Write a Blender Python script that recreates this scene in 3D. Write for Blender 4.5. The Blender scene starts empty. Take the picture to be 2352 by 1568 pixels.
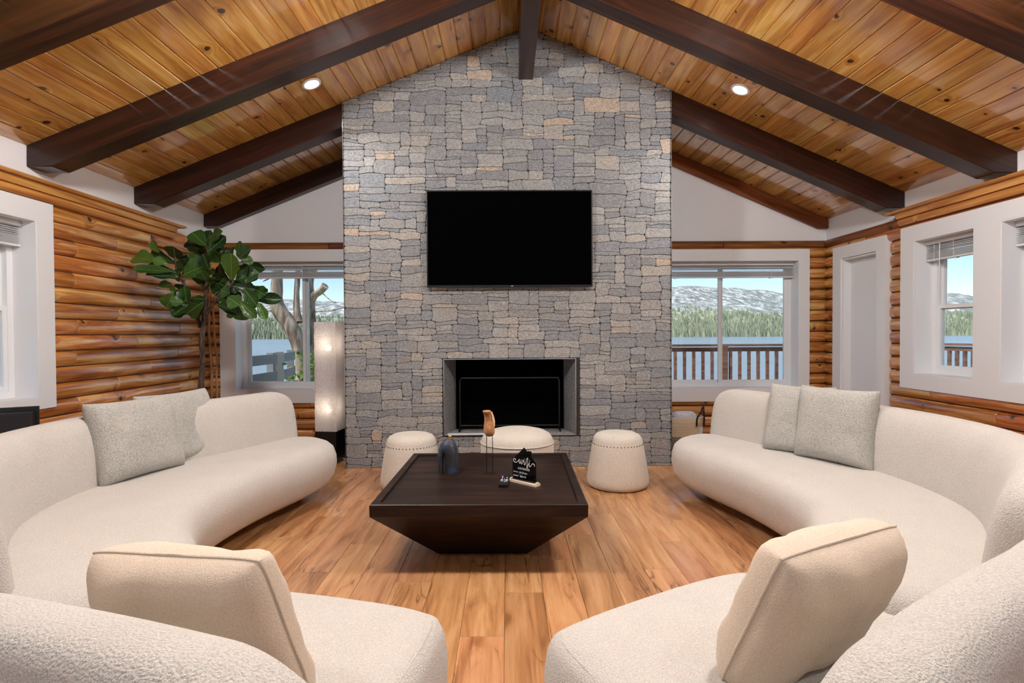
import bpy, bmesh, math, random
from math import sin, cos, tan, pi, sqrt, atan, atan2, radians, hypot
from mathutils import Vector, Matrix, noise

random.seed(7)
S = bpy.context.scene
COL = S.collection

# ------------------------------------------------------------------ camera
F = 1250.0                      # focal length in pixels of the 2352 x 1568 frame
HC = 1.22                       # camera height
RC = (Matrix.Rotation(-atan(11 / F), 3, 'Z') @ Matrix.Rotation(pi / 2 - atan(19 / F), 3, 'X')
      @ Matrix.Rotation(-radians(.3), 3, 'Z'))
CP = Vector((0, 0, HC))
cd = bpy.data.cameras.new('camera')
cd.sensor_width = 36
cd.lens = F * 36 / 2352
cd.clip_end = 6000
cd.clip_start = .05
cam = bpy.data.objects.new('camera', cd)
COL.objects.link(cam)
cam.matrix_world = Matrix.Translation(CP) @ RC.to_4x4()
S.camera = cam

def ray(x, y): return RC @ Vector(((x - 1176) / F, -(y - 784) / F, -1))
def atY(x, y, Y): d = ray(x, y); return CP + d * (Y / d.y)
def atX(x, y, X): d = ray(x, y); return CP + d * (X / d.x)
def atZ(x, y, Z): d = ray(x, y); return CP + d * ((Z - HC) / d.z)

# ------------------------------------------------------------------ sky, sun, exposure
SUN_EL, SUN_AZ = radians(58), radians(-122)      # azimuth from +Y towards +X
w = bpy.data.worlds.new('sky')
S.world = w
w.use_nodes = True
wn = w.node_tree
wn.nodes.clear()
sky = wn.nodes.new('ShaderNodeTexSky')
sky.sky_type = 'NISHITA'
sky.sun_disc = False
sky.sun_elevation = SUN_EL
sky.sun_rotation = SUN_AZ
sky.altitude = 2000
sky.air_density = 1.0
sky.dust_density = .15
sky.ozone_density = 1.6
bg = wn.nodes.new('ShaderNodeBackground')
bg.inputs['Strength'].default_value = .19
wo = wn.nodes.new('ShaderNodeOutputWorld')
wn.links.new(sky.outputs[0], bg.inputs[0])
wn.links.new(bg.outputs[0], wo.inputs[0])
sl = bpy.data.lights.new('sun', 'SUN')
sl.energy = 4.6
sl.angle = radians(.6)
sl.color = (1, .95, .86)
so = bpy.data.objects.new('sun', sl)
COL.objects.link(so)
sd = Vector((cos(SUN_EL) * sin(SUN_AZ), cos(SUN_EL) * cos(SUN_AZ), sin(SUN_EL)))
so.rotation_euler = sd.to_track_quat('Z', 'Y').to_euler()
so.location = sd * 60
CAN_POWER = 9.0
PENDANT_POWER = 235.0     # radiance of the globes added as fill light
S.view_settings.view_transform = 'Standard'
S.view_settings.look = 'None'
S.view_settings.gamma = 1
S.view_settings.use_curve_mapping = False
S.view_settings.exposure = 0.0
cy = S.cycles
cy.use_denoising = True
cy.use_adaptive_sampling = True
cy.adaptive_threshold = .1
cy.max_bounces = 5
cy.diffuse_bounces = 3
cy.glossy_bounces = 2
cy.transmission_bounces = 2
cy.transparent_max_bounces = 8
cy.sample_clamp_indirect = 6
cy.caustics_reflective = False
cy.caustics_refractive = False

# ------------------------------------------------------------------ mesh helpers
class MB:
    def __init__(s): s.v = []; s.f = []
    def add(s, vs, fs):
        o = len(s.v)
        s.v += [tuple(p) for p in vs]
        s.f += [tuple(i + o for i in f) for f in fs]
        return s
    def box(s, a, b):
        x0, y0, z0 = a; x1, y1, z1 = b
        return s.add([(x0, y0, z0), (x1, y0, z0), (x1, y1, z0), (x0, y1, z0), (x0, y0, z1), (x1, y0, z1), (x1, y1, z1), (x0, y1, z1)],
                     [(0, 3, 2, 1), (4, 5, 6, 7), (0, 1, 5, 4), (1, 2, 6, 5), (2, 3, 7, 6), (3, 0, 4, 7)])
    def loft(s, rings, closed=True, cap=True):
        n = len(rings[0]); vs = [p for r in rings for p in r]; fs = []
        for i in range(len(rings) - 1):
            for j in range(n if closed else n - 1):
                k = (j + 1) % n
                fs.append((i * n + j, i * n + k, (i + 1) * n + k, (i + 1) * n + j))
        if cap:
            fs.append(tuple(range(n - 1, -1, -1)))
            m = (len(rings) - 1) * n
            fs.append(tuple(range(m, m + n)))
        return s.add(vs, fs)
    def lathe(s, prof, n=24, c=(0, 0), cap=True):
        return s.loft([[(c[0] + r * cos(2 * pi * j / n), c[1] + r * sin(2 * pi * j / n), z) for j in range(n)] for r, z in prof], True, cap)
    def tube(s, pts, rad, n=8, closed=False):
        pts = [Vector(p) for p in pts]; rings = []; up = None
        m = len(pts)
        for i, p in enumerate(pts):
            if closed: t = pts[(i + 1) % m] - pts[i - 1]
            else: t = pts[min(i + 1, m - 1)] - pts[max(i - 1, 0)]
            t.normalize()
            if up is None:
                up = Vector((0, 0, 1)) if abs(t.z) < .9 else Vector((1, 0, 0))
            a = (up - t * up.dot(t)).normalized(); up = a
            b = t.cross(a)
            r = rad[i] if isinstance(rad, (list, tuple)) else rad
            rings.append([p + (a * cos(2 * pi * j / n) + b * sin(2 * pi * j / n)) * r for j in range(n)])
        if closed: rings.append(rings[0])
        return s.loft(rings, True, not closed)
    def prism(s, poly, axis, a, b):
        def P(u, v, w_):
            return {'x': (w_, u, v), 'y': (u, w_, v), 'z': (u, v, w_)}[axis]
        return s.loft([[P(u, v, a) for u, v in poly], [P(u, v, b) for u, v in poly]])
    def sphere(s, c, r, n=8, sc=(1, 1, 1)):
        rings = []
        for i in range(1, n):
            t = pi * i / n
            rings.append([(c[0] + r * sc[0] * sin(t) * cos(2 * pi * j / n), c[1] + r * sc[1] * sin(t) * sin(2 * pi * j / n), c[2] - r * sc[2] * cos(t)) for j in range(n)])
        return s.loft(rings)
    def mesh(s, name, mat, smooth=None):
        me = bpy.data.meshes.new(name)
        me.from_pydata(s.v, [], s.f)
        bm = bmesh.new(); bm.from_mesh(me)
        bmesh.ops.recalc_face_normals(bm, faces=bm.faces)
        bm.to_mesh(me); bm.free()
        if mat: me.materials.append(mat)
        if smooth is not None:
            me.polygons.foreach_set('use_smooth', [True] * len(me.polygons))
            me.set_sharp_from_angle(angle=radians(smooth))
        me.update()
        return me
    def build(s, name, mat, parent=None, smooth=None, loc=None, rz=None):
        return link(name, s.mesh(name, mat, smooth), parent, loc, rz)

def link(name, data, parent=None, loc=None, rz=None, mw=None):
    o = bpy.data.objects.new(name, data)
    COL.objects.link(o)
    if parent: o.parent = parent
    if loc is not None: o.location = loc
    if rz is not None: o.rotation_euler = (0, 0, rz)
    if mw is not None: o.matrix_basis = mw
    return o

def tag(o, label=None, cat=None, group=None, kind=None):
    if label: o['label'] = label
    if cat: o['category'] = cat
    if group: o['group'] = group
    if kind: o['kind'] = kind
    return o

def thing(name, label, cat, loc=(0, 0, 0), rz=0, group=None):
    return tag(link(name, None, None, loc, rz), label, cat, group)

def spline(pts, n, closed=False):
    """Catmull-Rom through 2D or 3D points, n samples of even length"""
    P = [Vector(p) for p in pts]; m = len(P); out = []
    seg = m if closed else m - 1
    for i in range(seg):
        if closed: a, b, c, d = P[i - 1], P[i], P[(i + 1) % m], P[(i + 2) % m]
        else: a, b, c, d = P[max(i - 1, 0)], P[i], P[i + 1], P[min(i + 2, m - 1)]
        for k in range(24):
            t = k / 24
            out.append(.5 * (2 * b + (c - a) * t + (2 * a - 5 * b + 4 * c - d) * t * t + (3 * b - a - 3 * c + d) * t ** 3))
    out.append(P[0].copy() if closed else P[-1].copy())
    L = [0]
    for i in range(1, len(out)): L.append(L[-1] + (out[i] - out[i - 1]).length)
    res = []; j = 0
    cnt = n if closed else n - 1
    for i in range(n):
        s_ = L[-1] * i / cnt
        while j < len(L) - 2 and L[j + 1] < s_: j += 1
        t = (s_ - L[j]) / max(L[j + 1] - L[j], 1e-9)
        res.append(out[j].lerp(out[j + 1], min(t, 1)))
    return res

def text_mesh(txt, size, mat, name, squeeze=1.0, depth=.0004):
    cu = bpy.data.curves.new(name, 'FONT')
    cu.body = txt; cu.size = size; cu.align_x = 'LEFT'; cu.extrude = depth; cu.resolution_u = 3
    t = bpy.data.objects.new(name, cu)
    COL.objects.link(t)
    dg = bpy.context.evaluated_depsgraph_get()
    me = bpy.data.meshes.new_from_object(t.evaluated_get(dg))
    bpy.data.objects.remove(t); bpy.data.curves.remove(cu)
    for v in me.vertices: v.co.x *= squeeze
    me.name = name
    me.materials.clear(); me.materials.append(mat)
    return me

# ------------------------------------------------------------------ materials
class NT:
    def __init__(s, name):
        s.m = bpy.data.materials.new(name); s.m.use_nodes = True
        s.t = s.m.node_tree; s.t.nodes.clear()
        s.out = s.t.nodes.new('ShaderNodeOutputMaterial')
    def n(s, typ, **kw):
        nd = s.t.nodes.new('ShaderNode' + typ)
        for k, v in kw.items():
            if k.startswith('i_'):
                key = k[2:]
                key = int(key) if key.isdigit() else key
                s.set(nd.inputs[key], v)
            else: setattr(nd, k, v)
        return nd
    def set(s, inp, v):
        if hasattr(v, 'links') or isinstance(v, bpy.types.NodeSocket): s.t.links.new(v, inp)
        else: inp.default_value = v
    def math(s, op, a, b=0.0, clamp=False):
        nd = s.n('Math', operation=op, use_clamp=clamp); s.set(nd.inputs[0], a); s.set(nd.inputs[1], b)
        return nd.outputs[0]
    def mix(s, f, a, b, mode='MIX'):
        nd = s.n('Mix', data_type='RGBA', blend_type=mode); s.set(nd.inputs[0], f)
        s.set(nd.inputs[6], a); s.set(nd.inputs[7], b)
        return nd.outputs[2]
    def ramp(s, f, stops, interp='LINEAR'):
        nd = s.n('ValToRGB'); s.set(nd.inputs[0], f); cr = nd.color_ramp; cr.interpolation = interp
        while len(cr.elements) < len(stops): cr.elements.new(.5)
        for e, (p, c) in zip(cr.elements, stops):
            e.position = p; e.color = c if len(c) == 4 else (*c, 1)
        return nd.outputs[0]
    def rng(s, v, a, b, c, d, clamp=True):
        nd = s.n('MapRange', clamp=clamp); s.set(nd.inputs[0], v)
        for i, x in enumerate((a, b, c, d)): s.set(nd.inputs[i + 1], x)
        return nd.outputs[0]
    def bsdf(s, **kw):
        b = s.n('BsdfPrincipled')
        for k, v in kw.items(): s.set(b.inputs[k.replace('_', ' ')], v)
        s.t.links.new(b.outputs[0], s.out.inputs[0])
        return b
    def bump(s, h, strength, dist):
        return s.n('Bump', i_Height=h, i_Strength=strength, i_Distance=dist).outputs[0]

def c(r, g, b):                         # sRGB 0..255 -> linear
    return tuple((x / 255 / 12.92 if x / 255 <= .04045 else ((x / 255 + .055) / 1.055) ** 2.4) for x in (r, g, b)) + (1,)

def plain(name, col, rough=.5, **kw):
    t = NT(name); t.bsdf(Base_Color=col, Roughness=rough, **kw); return t.m

def wood(name, dark, mid, light, stretch=(.55, 9, 9), rough=.4, coat=0.0, knots=0.0, var=(.75, 1.2), scale=1.6, bump=.2, contrast=(.32, .52, .7), kscale=3.2, hue=.012, coat_rough=.08, coat_ior=1.5, cracks=False, spec=.5):
    t = NT(name)
    tc = t.n('TexCoord').outputs['Object']
    r = t.n('ObjectInfo').outputs['Random']
    off = t.n('CombineXYZ', i_0=t.math('MULTIPLY', r, 57.3), i_1=t.math('MULTIPLY', r, 91.7), i_2=t.math('MULTIPLY', r, 23.1)).outputs[0]
    v = t.n('VectorMath', operation='ADD', i_0=tc, i_1=off).outputs[0]
    kn = None
    if knots:
        kv = t.n('VectorMath', operation='MULTIPLY', i_0=v, i_1=(1, 1, .05)).outputs[0]
        wob = t.n('TexNoise', i_Vector=v, i_Scale=14.0, i_Detail=0.0).outputs['Color']
        kv = t.n('VectorMath', operation='ADD', i_0=kv, i_1=t.n('VectorMath', operation='SCALE', i_0=wob, i_Scale=.02).outputs[0]).outputs[0]
        vo = t.n('TexVoronoi', voronoi_dimensions='2D', i_Vector=kv, i_Scale=kscale)
        sep = t.n('SeparateColor', i_0=vo.outputs['Color'])
        gate = t.math('LESS_THAN', sep.outputs[0], knots)
        size = t.rng(sep.outputs[1], 0, 1, .010 * kscale, .026 * kscale)
        dd = vo.outputs['Distance']
        kn = t.math('MULTIPLY', gate, t.math('SUBTRACT', 1.0, t.n('MapRange', interpolation_type='SMOOTHSTEP', i_0=dd, i_1=t.math('MULTIPLY', size, .75), i_2=size).outputs[0]))
        halo = t.math('MULTIPLY', gate, t.math('SUBTRACT', 1.0, t.n('MapRange', interpolation_type='SMOOTHSTEP', i_0=dd, i_1=size, i_2=t.math('MULTIPLY', size, 3.5)).outputs[0]))
    mp = t.n('Mapping', i_Vector=v, i_Scale=stretch).outputs[0]
    if kn is not None:
        bend = t.n('CombineXYZ', i_0=0.0, i_1=t.math('MULTIPLY', halo, .5), i_2=0.0).outputs[0]
        mp = t.n('VectorMath', operation='ADD', i_0=mp, i_1=bend).outputs[0]
    n1 = t.n('TexNoise', i_Vector=mp, i_Scale=scale, i_Detail=3.5, i_Roughness=.6, i_Distortion=.9).outputs[0]
    fine = t.n('TexNoise', i_Vector=t.n('Mapping', i_Vector=v, i_Scale=(3, 110, 110)).outputs[0], i_Scale=1.0, i_Detail=1.5).outputs[0]
    col = t.ramp(n1, [(contrast[0], dark), (contrast[1], mid), (contrast[2], light)])
    col = t.mix(t.rng(fine, .35, .7, .28, 0), col, dark, 'MIX')
    hs = t.n('HueSaturation', i_Color=col, i_Value=t.rng(r, 0, 1, *var), i_Hue=t.rng(t.math('FRACT', t.math('MULTIPLY', r, 7.7)), 0, 1, .5 - hue, .5 + hue), i_Saturation=1.0)
    col = hs.outputs[0]
    if cracks:
        cv = t.n('Mapping', i_Vector=v, i_Scale=(.9, 6, 6)).outputs[0]
        n3 = t.n('TexNoise', i_Vector=cv, i_Scale=1.2, i_Detail=3.0, i_Distortion=1.6).outputs[0]
        n4 = t.n('TexNoise', i_Vector=v, i_Scale=2.3, i_Detail=1.0).outputs[0]
        gate3 = t.rng(n4, .5, .6, 0, 1)
        line = t.math('MULTIPLY', gate3, t.rng(t.math('ABSOLUTE', t.math('SUBTRACT', n3, .5)), .0, .012, .75, 0))
        glow = t.math('MULTIPLY', gate3, t.rng(t.math('ABSOLUTE', t.math('SUBTRACT', n3, .5)), .0, .06, .35, 0))
        col = t.mix(glow, col, c(134, 84, 46))
        col = t.mix(line, col, c(74, 46, 30))
    if kn is not None:
        col = t.mix(t.math('MULTIPLY', halo, .35), col, dark)
        col = t.mix(t.math('MULTIPLY', kn, .92), col, (.025, .012, .008, 1))
    kw = dict(Base_Color=col, Roughness=t.rng(n1, .3, .7, rough + .05, rough - .03), Specular_IOR_Level=spec, Normal=t.bump(fine, bump, .0006))
    b = t.bsdf(**kw)
    if coat:
        b.inputs['Coat Weight'].default_value = coat
        b.inputs['Coat IOR'].default_value = coat_ior
        b.inputs['Coat Roughness'].default_value = coat_rough
    return t.m

def fabric(name, col, col2, scale=170, rough=.95, depth=.0035, spots=.0, sheen=.25):
    t = NT(name)
    tc = t.n('TexCoord').outputs['Object']
    a = t.n('TexNoise', i_Vector=tc, i_Scale=scale, i_Detail=2.0, i_Roughness=.65).outputs[0]
    vo = t.n('TexVoronoi', i_Vector=tc, i_Scale=scale * .8).outputs['Distance']
    big = t.n('TexNoise', i_Vector=tc, i_Scale=6.0, i_Detail=1.0).outputs[0]
    h = t.math('ADD', a, t.math('MULTIPLY', vo, -.6))
    base = t.ramp(t.math('ADD', t.math('MULTIPLY', a, .9), t.math('MULTIPLY', big, .1)), [(.38 - spots, col2), (.56 + spots, col)])
    t.bsdf(Base_Color=base, Roughness=rough, Sheen_Weight=sheen, Sheen_Roughness=.5, Specular_IOR_Level=.15, Normal=t.bump(h, .8, depth))
    return t.m

M = {}
M['white'] = plain('white_paint', c(238, 237, 238), .45)
M['wall'] = plain('wall_paint', c(238, 236, 238), .6)
M['vinyl'] = plain('white_vinyl', c(240, 240, 241), .3)
M['blind'] = plain('blind_slat', c(232, 232, 233), .4)
M['black'] = plain('black_plastic', c(14, 14, 15), .35)
M['soot'] = plain('firebox_black', c(4, 4, 4), .95, Specular_IOR_Level=.05)
M['screen'] = plain('tv_screen', (.001, .001, .0012, 1), .4, Specular_IOR_Level=.0)
M['bezel'] = plain('tv_bezel', c(16, 15, 15), .5, Specular_IOR_Level=.2)
M['metal'] = plain('dark_metal', c(60, 58, 56), .35, Metallic=1.0)
M['nail'] = plain('nail_pewter', c(120, 105, 90), .35, Metallic=1.0)
M['chrome'] = plain('chrome', c(200, 200, 205), .2, Metallic=1.0)
M['grey_paint'] = plain('grey_fence_paint', c(150, 152, 156), .7)
M['lettering'] = plain('white_lettering', c(240, 240, 240), .5)
M['acrylic'] = plain('black_acrylic', c(6, 6, 8), .12)
M['pale_wood'] = plain('pale_wood', c(226, 208, 188), .5)
M['gap'] = plain('mortar_dark', c(48, 46, 46), .9)
M['chink'] = plain('grey_chinking', c(120, 118, 120), .9)
M['subfloor'] = plain('subfloor', c(90, 60, 38), .8)

M['floor'] = wood('floor_plank', c(134, 88, 54), c(188, 135, 90), c(208, 160, 114), stretch=(.9, 8, 9), rough=.27, coat=.35, cracks=True, coat_ior=1.6, var=(.86, 1.12), scale=1.5, contrast=(.3, .47, .68), bump=.12, hue=.005, coat_rough=.2)
M['ceil'] = wood('varnished_pine', c(170, 106, 44), c(222, 165, 84), c(242, 198, 120), stretch=(.7, 8, 8), rough=.24, coat=1.0, knots=.42, var=(.84, 1.1), scale=1.5, bump=.15, kscale=4.2, hue=.007, coat_ior=2.0, coat_rough=.09)
M['log'] = wood('varnished_log', c(142, 74, 30), c(206, 132, 62), c(240, 190, 122), stretch=(.8, 11, 11), contrast=(.31, .48, .63), rough=.3, coat=.6, knots=.5, var=(.8, 1.12), scale=1.5, bump=.15, kscale=3.8, hue=.008, coat_rough=.2, coat_ior=1.9)
M['trim_wood'] = wood('trim_wood', c(160, 94, 42), c(216, 150, 82), c(234, 178, 112), rough=.35, coat=.3, knots=.3, var=(.9, 1.08), scale=1.4)
M['rail_wood'] = wood('rail_wood', c(84, 42, 18), c(140, 78, 38), c(170, 104, 58), rough=.45, knots=.2, var=(.9, 1.08), scale=2.2)
M['beam'] = wood('dark_beam', c(26, 12, 8), c(47, 23, 15), c(68, 36, 24), stretch=(.7, 16, 16), rough=.32, coat=.25, spec=.35, knots=.15, var=(.9, 1.1), scale=1.6, bump=.3, coat_rough=.2)
M['espresso'] = wood('espresso_wood', c(18, 11, 8), c(36, 22, 16), c(56, 35, 25), stretch=(.9, 8, 8), rough=.42, spec=.25, var=(.95, 1.05), scale=1.8, bump=.3)
M['deck_wood'] = wood('deck_wood', c(104, 68, 54), c(146, 102, 82), c(172, 128, 106), rough=.7, var=(.85, 1.1), scale=2)
M['boucle'] = fabric('cream_boucle', c(206, 201, 194), c(184, 178, 171), 260, depth=.004)
M['stool'] = fabric('stool_boucle', c(214, 206, 194), c(188, 179, 166), 230, depth=.003)
M['linen'] = fabric('beige_linen', c(214, 198, 180), c(200, 183, 164), 320, depth=.0012, sheen=.1)
M['speckle'] = fabric('grey_speckled_boucle', c(198, 196, 189), c(128, 128, 124), 330, depth=.004, spots=-.02)
M['towel'] = fabric('grey_towel', c(210, 210, 216), c(150, 150, 156), 120, depth=.004)

def stone_mat():
    t = NT('printed_stone')
    tc = t.n('TexCoord').outputs['Object']
    tint = t.n('Attribute', attribute_name='tint').outputs['Fac']
    base = t.ramp(tint, [(0, c(132, 133, 136)), (.18, c(142, 142, 143)), (.36, c(152, 151, 150)), (.52, c(134, 137, 142)),
                         (.66, c(158, 156, 154)), (.80, c(146, 145, 144)), (.92, c(164, 158, 151)), (.97, c(178, 162, 147))], 'CONSTANT')
    off = t.n('CombineXYZ', i_0=t.math('MULTIPLY', tint, 53.0), i_1=0.0, i_2=t.math('MULTIPLY', tint, 31.0)).outputs[0]
    v = t.n('VectorMath', operation='ADD', i_0=tc, i_1=off).outputs[0]
    mp = t.n('Mapping', i_Vector=v, i_Scale=(1, 1, 2.4), i_Rotation=(0, .35, 0)).outputs[0]
    a = t.n('TexNoise', i_Vector=mp, i_Scale=20.0, i_Detail=5.0, i_Roughness=.74, i_Distortion=2.6).outputs[0]
    b = t.n('TexNoise', i_Vector=mp, i_Scale=75.0, i_Detail=2.0, i_Roughness=.7).outputs[0]
    n5 = t.n('TexNoise', i_Vector=mp, i_Scale=17.0, i_Detail=2.0, i_Roughness=.6, i_Distortion=3.2).outputs[0]
    crack = t.rng(t.math('ABSOLUTE', t.math('SUBTRACT', n5, .5)), 0, .022, .8, 0)
    shade = t.rng(t.math('ADD', t.math('MULTIPLY', a, .6), t.math('MULTIPLY', b, .4)), .34, .64, .34, 1.5)
    cb = t.n('CombineColor', i_0=shade, i_1=shade, i_2=shade).outputs[0]
    col = t.mix(1.0, base, cb, 'MULTIPLY')
    col = t.mix(crack, col, c(58, 56, 58))
    t.bsdf(Base_Color=col, Roughness=.75, Specular_IOR_Level=.3, Normal=t.bump(b, .6, .006))
    return t.m
M['stone'] = stone_mat()

def glass_mat():
    t = NT('window_glass')
    tr = t.n('BsdfTransparent', i_0=(.96, .975, .97, 1))
    gl = t.n('BsdfGlossy', i_Roughness=.0)
    fa = t.n('LayerWeight', i_Blend=.5).outputs['Facing']
    fr = t.math('ADD', .03, t.math('MULTIPLY', t.math('POWER', fa, 5.0), .9))
    mx = t.n('MixShader', i_0=fr, i_1=tr.outputs[0], i_2=gl.outputs[0])
    t.t.links.new(mx.outputs[0], t.out.inputs[0])
    return t.m
M['glass'] = glass_mat()

def shade_mat():
    t = NT('lamp_fibre')
    tc = t.n('TexCoord').outputs['Object']
    n = t.n('TexNoise', i_Vector=tc, i_Scale=120.0, i_Detail=3.0).outputs[0]
    col = t.ramp(n, [(.35, c(214, 205, 205)), (.62, c(250, 246, 244))])
    df = t.n('BsdfDiffuse', i_0=col, i_Normal=t.bump(n, .9, .006))
    tl = t.n('BsdfTranslucent', i_0=col, i_Normal=t.bump(n, .9, .006))
    tr = t.n('BsdfTransparent', i_0=(1, 1, 1, 1))
    m1 = t.n('MixShader', i_0=.5, i_1=df.outputs[0], i_2=tl.outputs[0])
    m2 = t.n('MixShader', i_0=t.rng(n, .5, .75, .02, .3), i_1=m1.outputs[0], i_2=tr.outputs[0])
    t.t.links.new(m2.outputs[0], t.out.inputs[0])
    return t.m
M['shade'] = shade_mat()

def emit(name, col, st):
    t = NT(name); e = t.n('Emission', i_0=col, i_1=st); t.t.links.new(e.outputs[0], t.out.inputs[0]); return t.m
M['globe'] = emit('fill_globe', (1, .985, .975, 1), PENDANT_POWER)
M['lens'] = emit('light_lens', (1, .95, .88, 1), 6.0)
M['bulb'] = emit('bulb', (1, .82, .6, 1), 9.0)
M['lens'].cycles.emission_sampling = 'NONE'
M['bulb'].cycles.emission_sampling = 'NONE'

def leaf_mat():
    t = NT('fig_leaf')
    tc = t.n('TexCoord').outputs['Object']
    r = t.n('ObjectInfo').outputs['Random']
    sp = t.n('SeparateXYZ', i_0=tc)
    ax = t.math('ABSOLUTE', sp.outputs[1])
    mid = t.rng(ax, .004, .018, 1, 0)
    ph = t.math('FRACT', t.math('ADD', t.math('MULTIPLY', sp.outputs[0], 6.0), t.math('MULTIPLY', ax, -4.0)))
    vein = t.rng(t.math('ABSOLUTE', t.math('SUBTRACT', ph, .5)), 0, .06, .55, 0)
    base = t.ramp(r, [(0, c(20, 42, 22)), (.45, c(30, 60, 26)), (.8, c(52, 88, 34)), (1, c(88, 122, 48))])
    col = t.mix(t.math('MAXIMUM', mid, vein), base, c(120, 150, 80))
    b = t.bsdf(Base_Color=col, Roughness=.3, Specular_IOR_Level=.4, Normal=t.bump(t.math('MAXIMUM', mid, vein), .35, .003))
    tl = t.n('BsdfTranslucent', i_0=col)
    mx = t.n('MixShader', i_0=.15, i_1=b.outputs[0], i_2=tl.outputs[0])
    t.t.links.new(mx.outputs[0], t.out.inputs[0])
    return t.m
M['leaf'] = leaf_mat()

def bark_mat(name, a, b, scale=6, st=(1, 1, .25)):
    t = NT(name)
    tc = t.n('TexCoord').outputs['Object']
    n = t.n('TexNoise', i_Vector=t.n('Mapping', i_Vector=tc, i_Scale=st).outputs[0], i_Scale=scale, i_Detail=6.0, i_Distortion=.6).outputs[0]
    t.bsdf(Base_Color=t.ramp(n, [(.35, a), (.62, b)]), Roughness=.9, Normal=t.bump(n, .8, .02))
    return t.m
M['fig_bark'] = bark_mat('fig_bark', c(48, 36, 30), c(104, 84, 72), 40)
M['pine_bark'] = bark_mat('dead_tree_bark', c(112, 92, 78), c(205, 186, 166), 9)
M['stick'] = bark_mat('dry_branch', c(110, 72, 48), c(180, 134, 96), 20)

# ------------------------------------------------------------------ room dimensions
XL, XR, YB, YR = -3.37, 3.65, 6.2, -4.0
RX, RZ, SL_, SR_ = .20, 3.983, .40, .432
YC = 4.945                           # chimney face
CX0, CX1 = -1.472, 1.495
def ceil(x): return RZ - (SL_ * (RX - x) if x < RX else SR_ * (x - RX))
BEAMS = [2.76 - 1.1 * i for i in range(6, 0, -1)] + [2.76, 3.87, 4.97]
BW = .165
st = lambda o: tag(o, kind='structure')

def wall_boxes(mb, axis, a, b, u0, u1, z0, z1, holes):
    """a wall slab between planes a and b with rectangular holes (u0,u1,z0,z1)"""
    us = sorted({u0, u1, *[h[0] for h in holes], *[h[1] for h in holes]})
    zs = sorted({z0, z1, *[h[2] for h in holes], *[h[3] for h in holes]})
    for i in range(len(us) - 1):
        for j in range(len(zs) - 1):
            uc, zc = (us[i] + us[i + 1]) / 2, (zs[j] + zs[j + 1]) / 2
            if any(h[0] < uc < h[1] and h[2] < zc < h[3] for h in holes): continue
            if axis == 'x': mb.box((a, us[i], zs[j]), (b, us[i + 1], zs[j + 1]))
            else: mb.box((us[i], a, zs[j]), (us[i + 1], b, zs[j + 1]))

# openings: (from, to, bottom, top)
WB1 = (-3.06, -1.60, .585, 2.05)            # back wall, left of the chimney
WB2 = (1.66, 3.31, .575, 2.035)             # back wall, right of the chimney
WL = [(2.75, 3.87, .775, 2.035), (-.2, 1.4, .775, 2.035), (-2.9, -1.3, .775, 2.035)]
WR = [(4.15, 4.777, .835, 2.02), (3.31, 3.93, .835, 2.02), (-.2, 1.4, .775, 2.02), (-2.9, -1.3, .775, 2.02)]
DOOR = (5.26, 5.82, -.01, 2.0)
WREAR = [(-3.15, -1.15, .05, 2.15), (-.95, 1.2, .05, 2.15), (1.4, 3.4, .05, 2.15)]  # unseen rear glazing, added to bring in daylight
TH = .2

mb = MB(); wall_boxes(mb, 'x', XL - TH, XL, YR - TH, YB + TH, -.1, 2.62, WL)
wall_left = st(mb.build('wall_left', M['wall']))
mb = MB(); wall_boxes(mb, 'x', XR, XR + TH, YR - TH, YB + TH, -.1, 2.56, WR + [DOOR])
wall_right = st(mb.build('wall_right', M['wall']))
def gable(mb, y0, y1, zb):
    P = [(XL, zb), (XR, zb), (XR, ceil(XR)), (RX, RZ), (XL, ceil(XL))]
    mb.prism(P, 'y', y0, y1)
mb = MB(); wall_boxes(mb, 'y', YB, YB + TH, XL, XR, -.1, 2.3, [WB1, WB2]); gable(mb, YB, YB + TH, 2.3)
wall_back = st(mb.build('wall_back', M['wall']))
mb = MB(); wall_boxes(mb, 'y', YR - TH, YR, XL, XR, -.1, 2.3, WREAR)
for x0, x1 in ((XL, RX), (RX, XR)):
    mb.prism([(x0, ceil(x0) - .14), (x1, ceil(x1) - .14), (x1, ceil(x1)), (x0, ceil(x0))], 'y', YR - TH, YR)
for x in (-1.05, RX, 1.3): mb.box((x - .06, YR - TH, 2.3), (x + .06, YR, ceil(x) - .1))
wall_front = st(mb.build('wall_front', M['wall']))

mb = MB().box((XL - TH, YR - TH, -.12), (XR + TH, YB + TH, -.012))
floor = st(mb.build('floor', M['subfloor']))
mb = MB()
OV = .85                                    # unseen eaves, added to keep high sun out of the windows
for x0, x1 in ((XL - OV, RX), (RX, XR + OV)):
    za, zb_ = ceil(x0) + .022, ceil(x1) + .022
    mb.prism([(x0, za), (x1, zb_), (x1, zb_ + .22), (x0, za + .22)], 'y', YR - .8, YB + .8)
ceiling = st(mb.build('ceiling', M['gap']))

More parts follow.
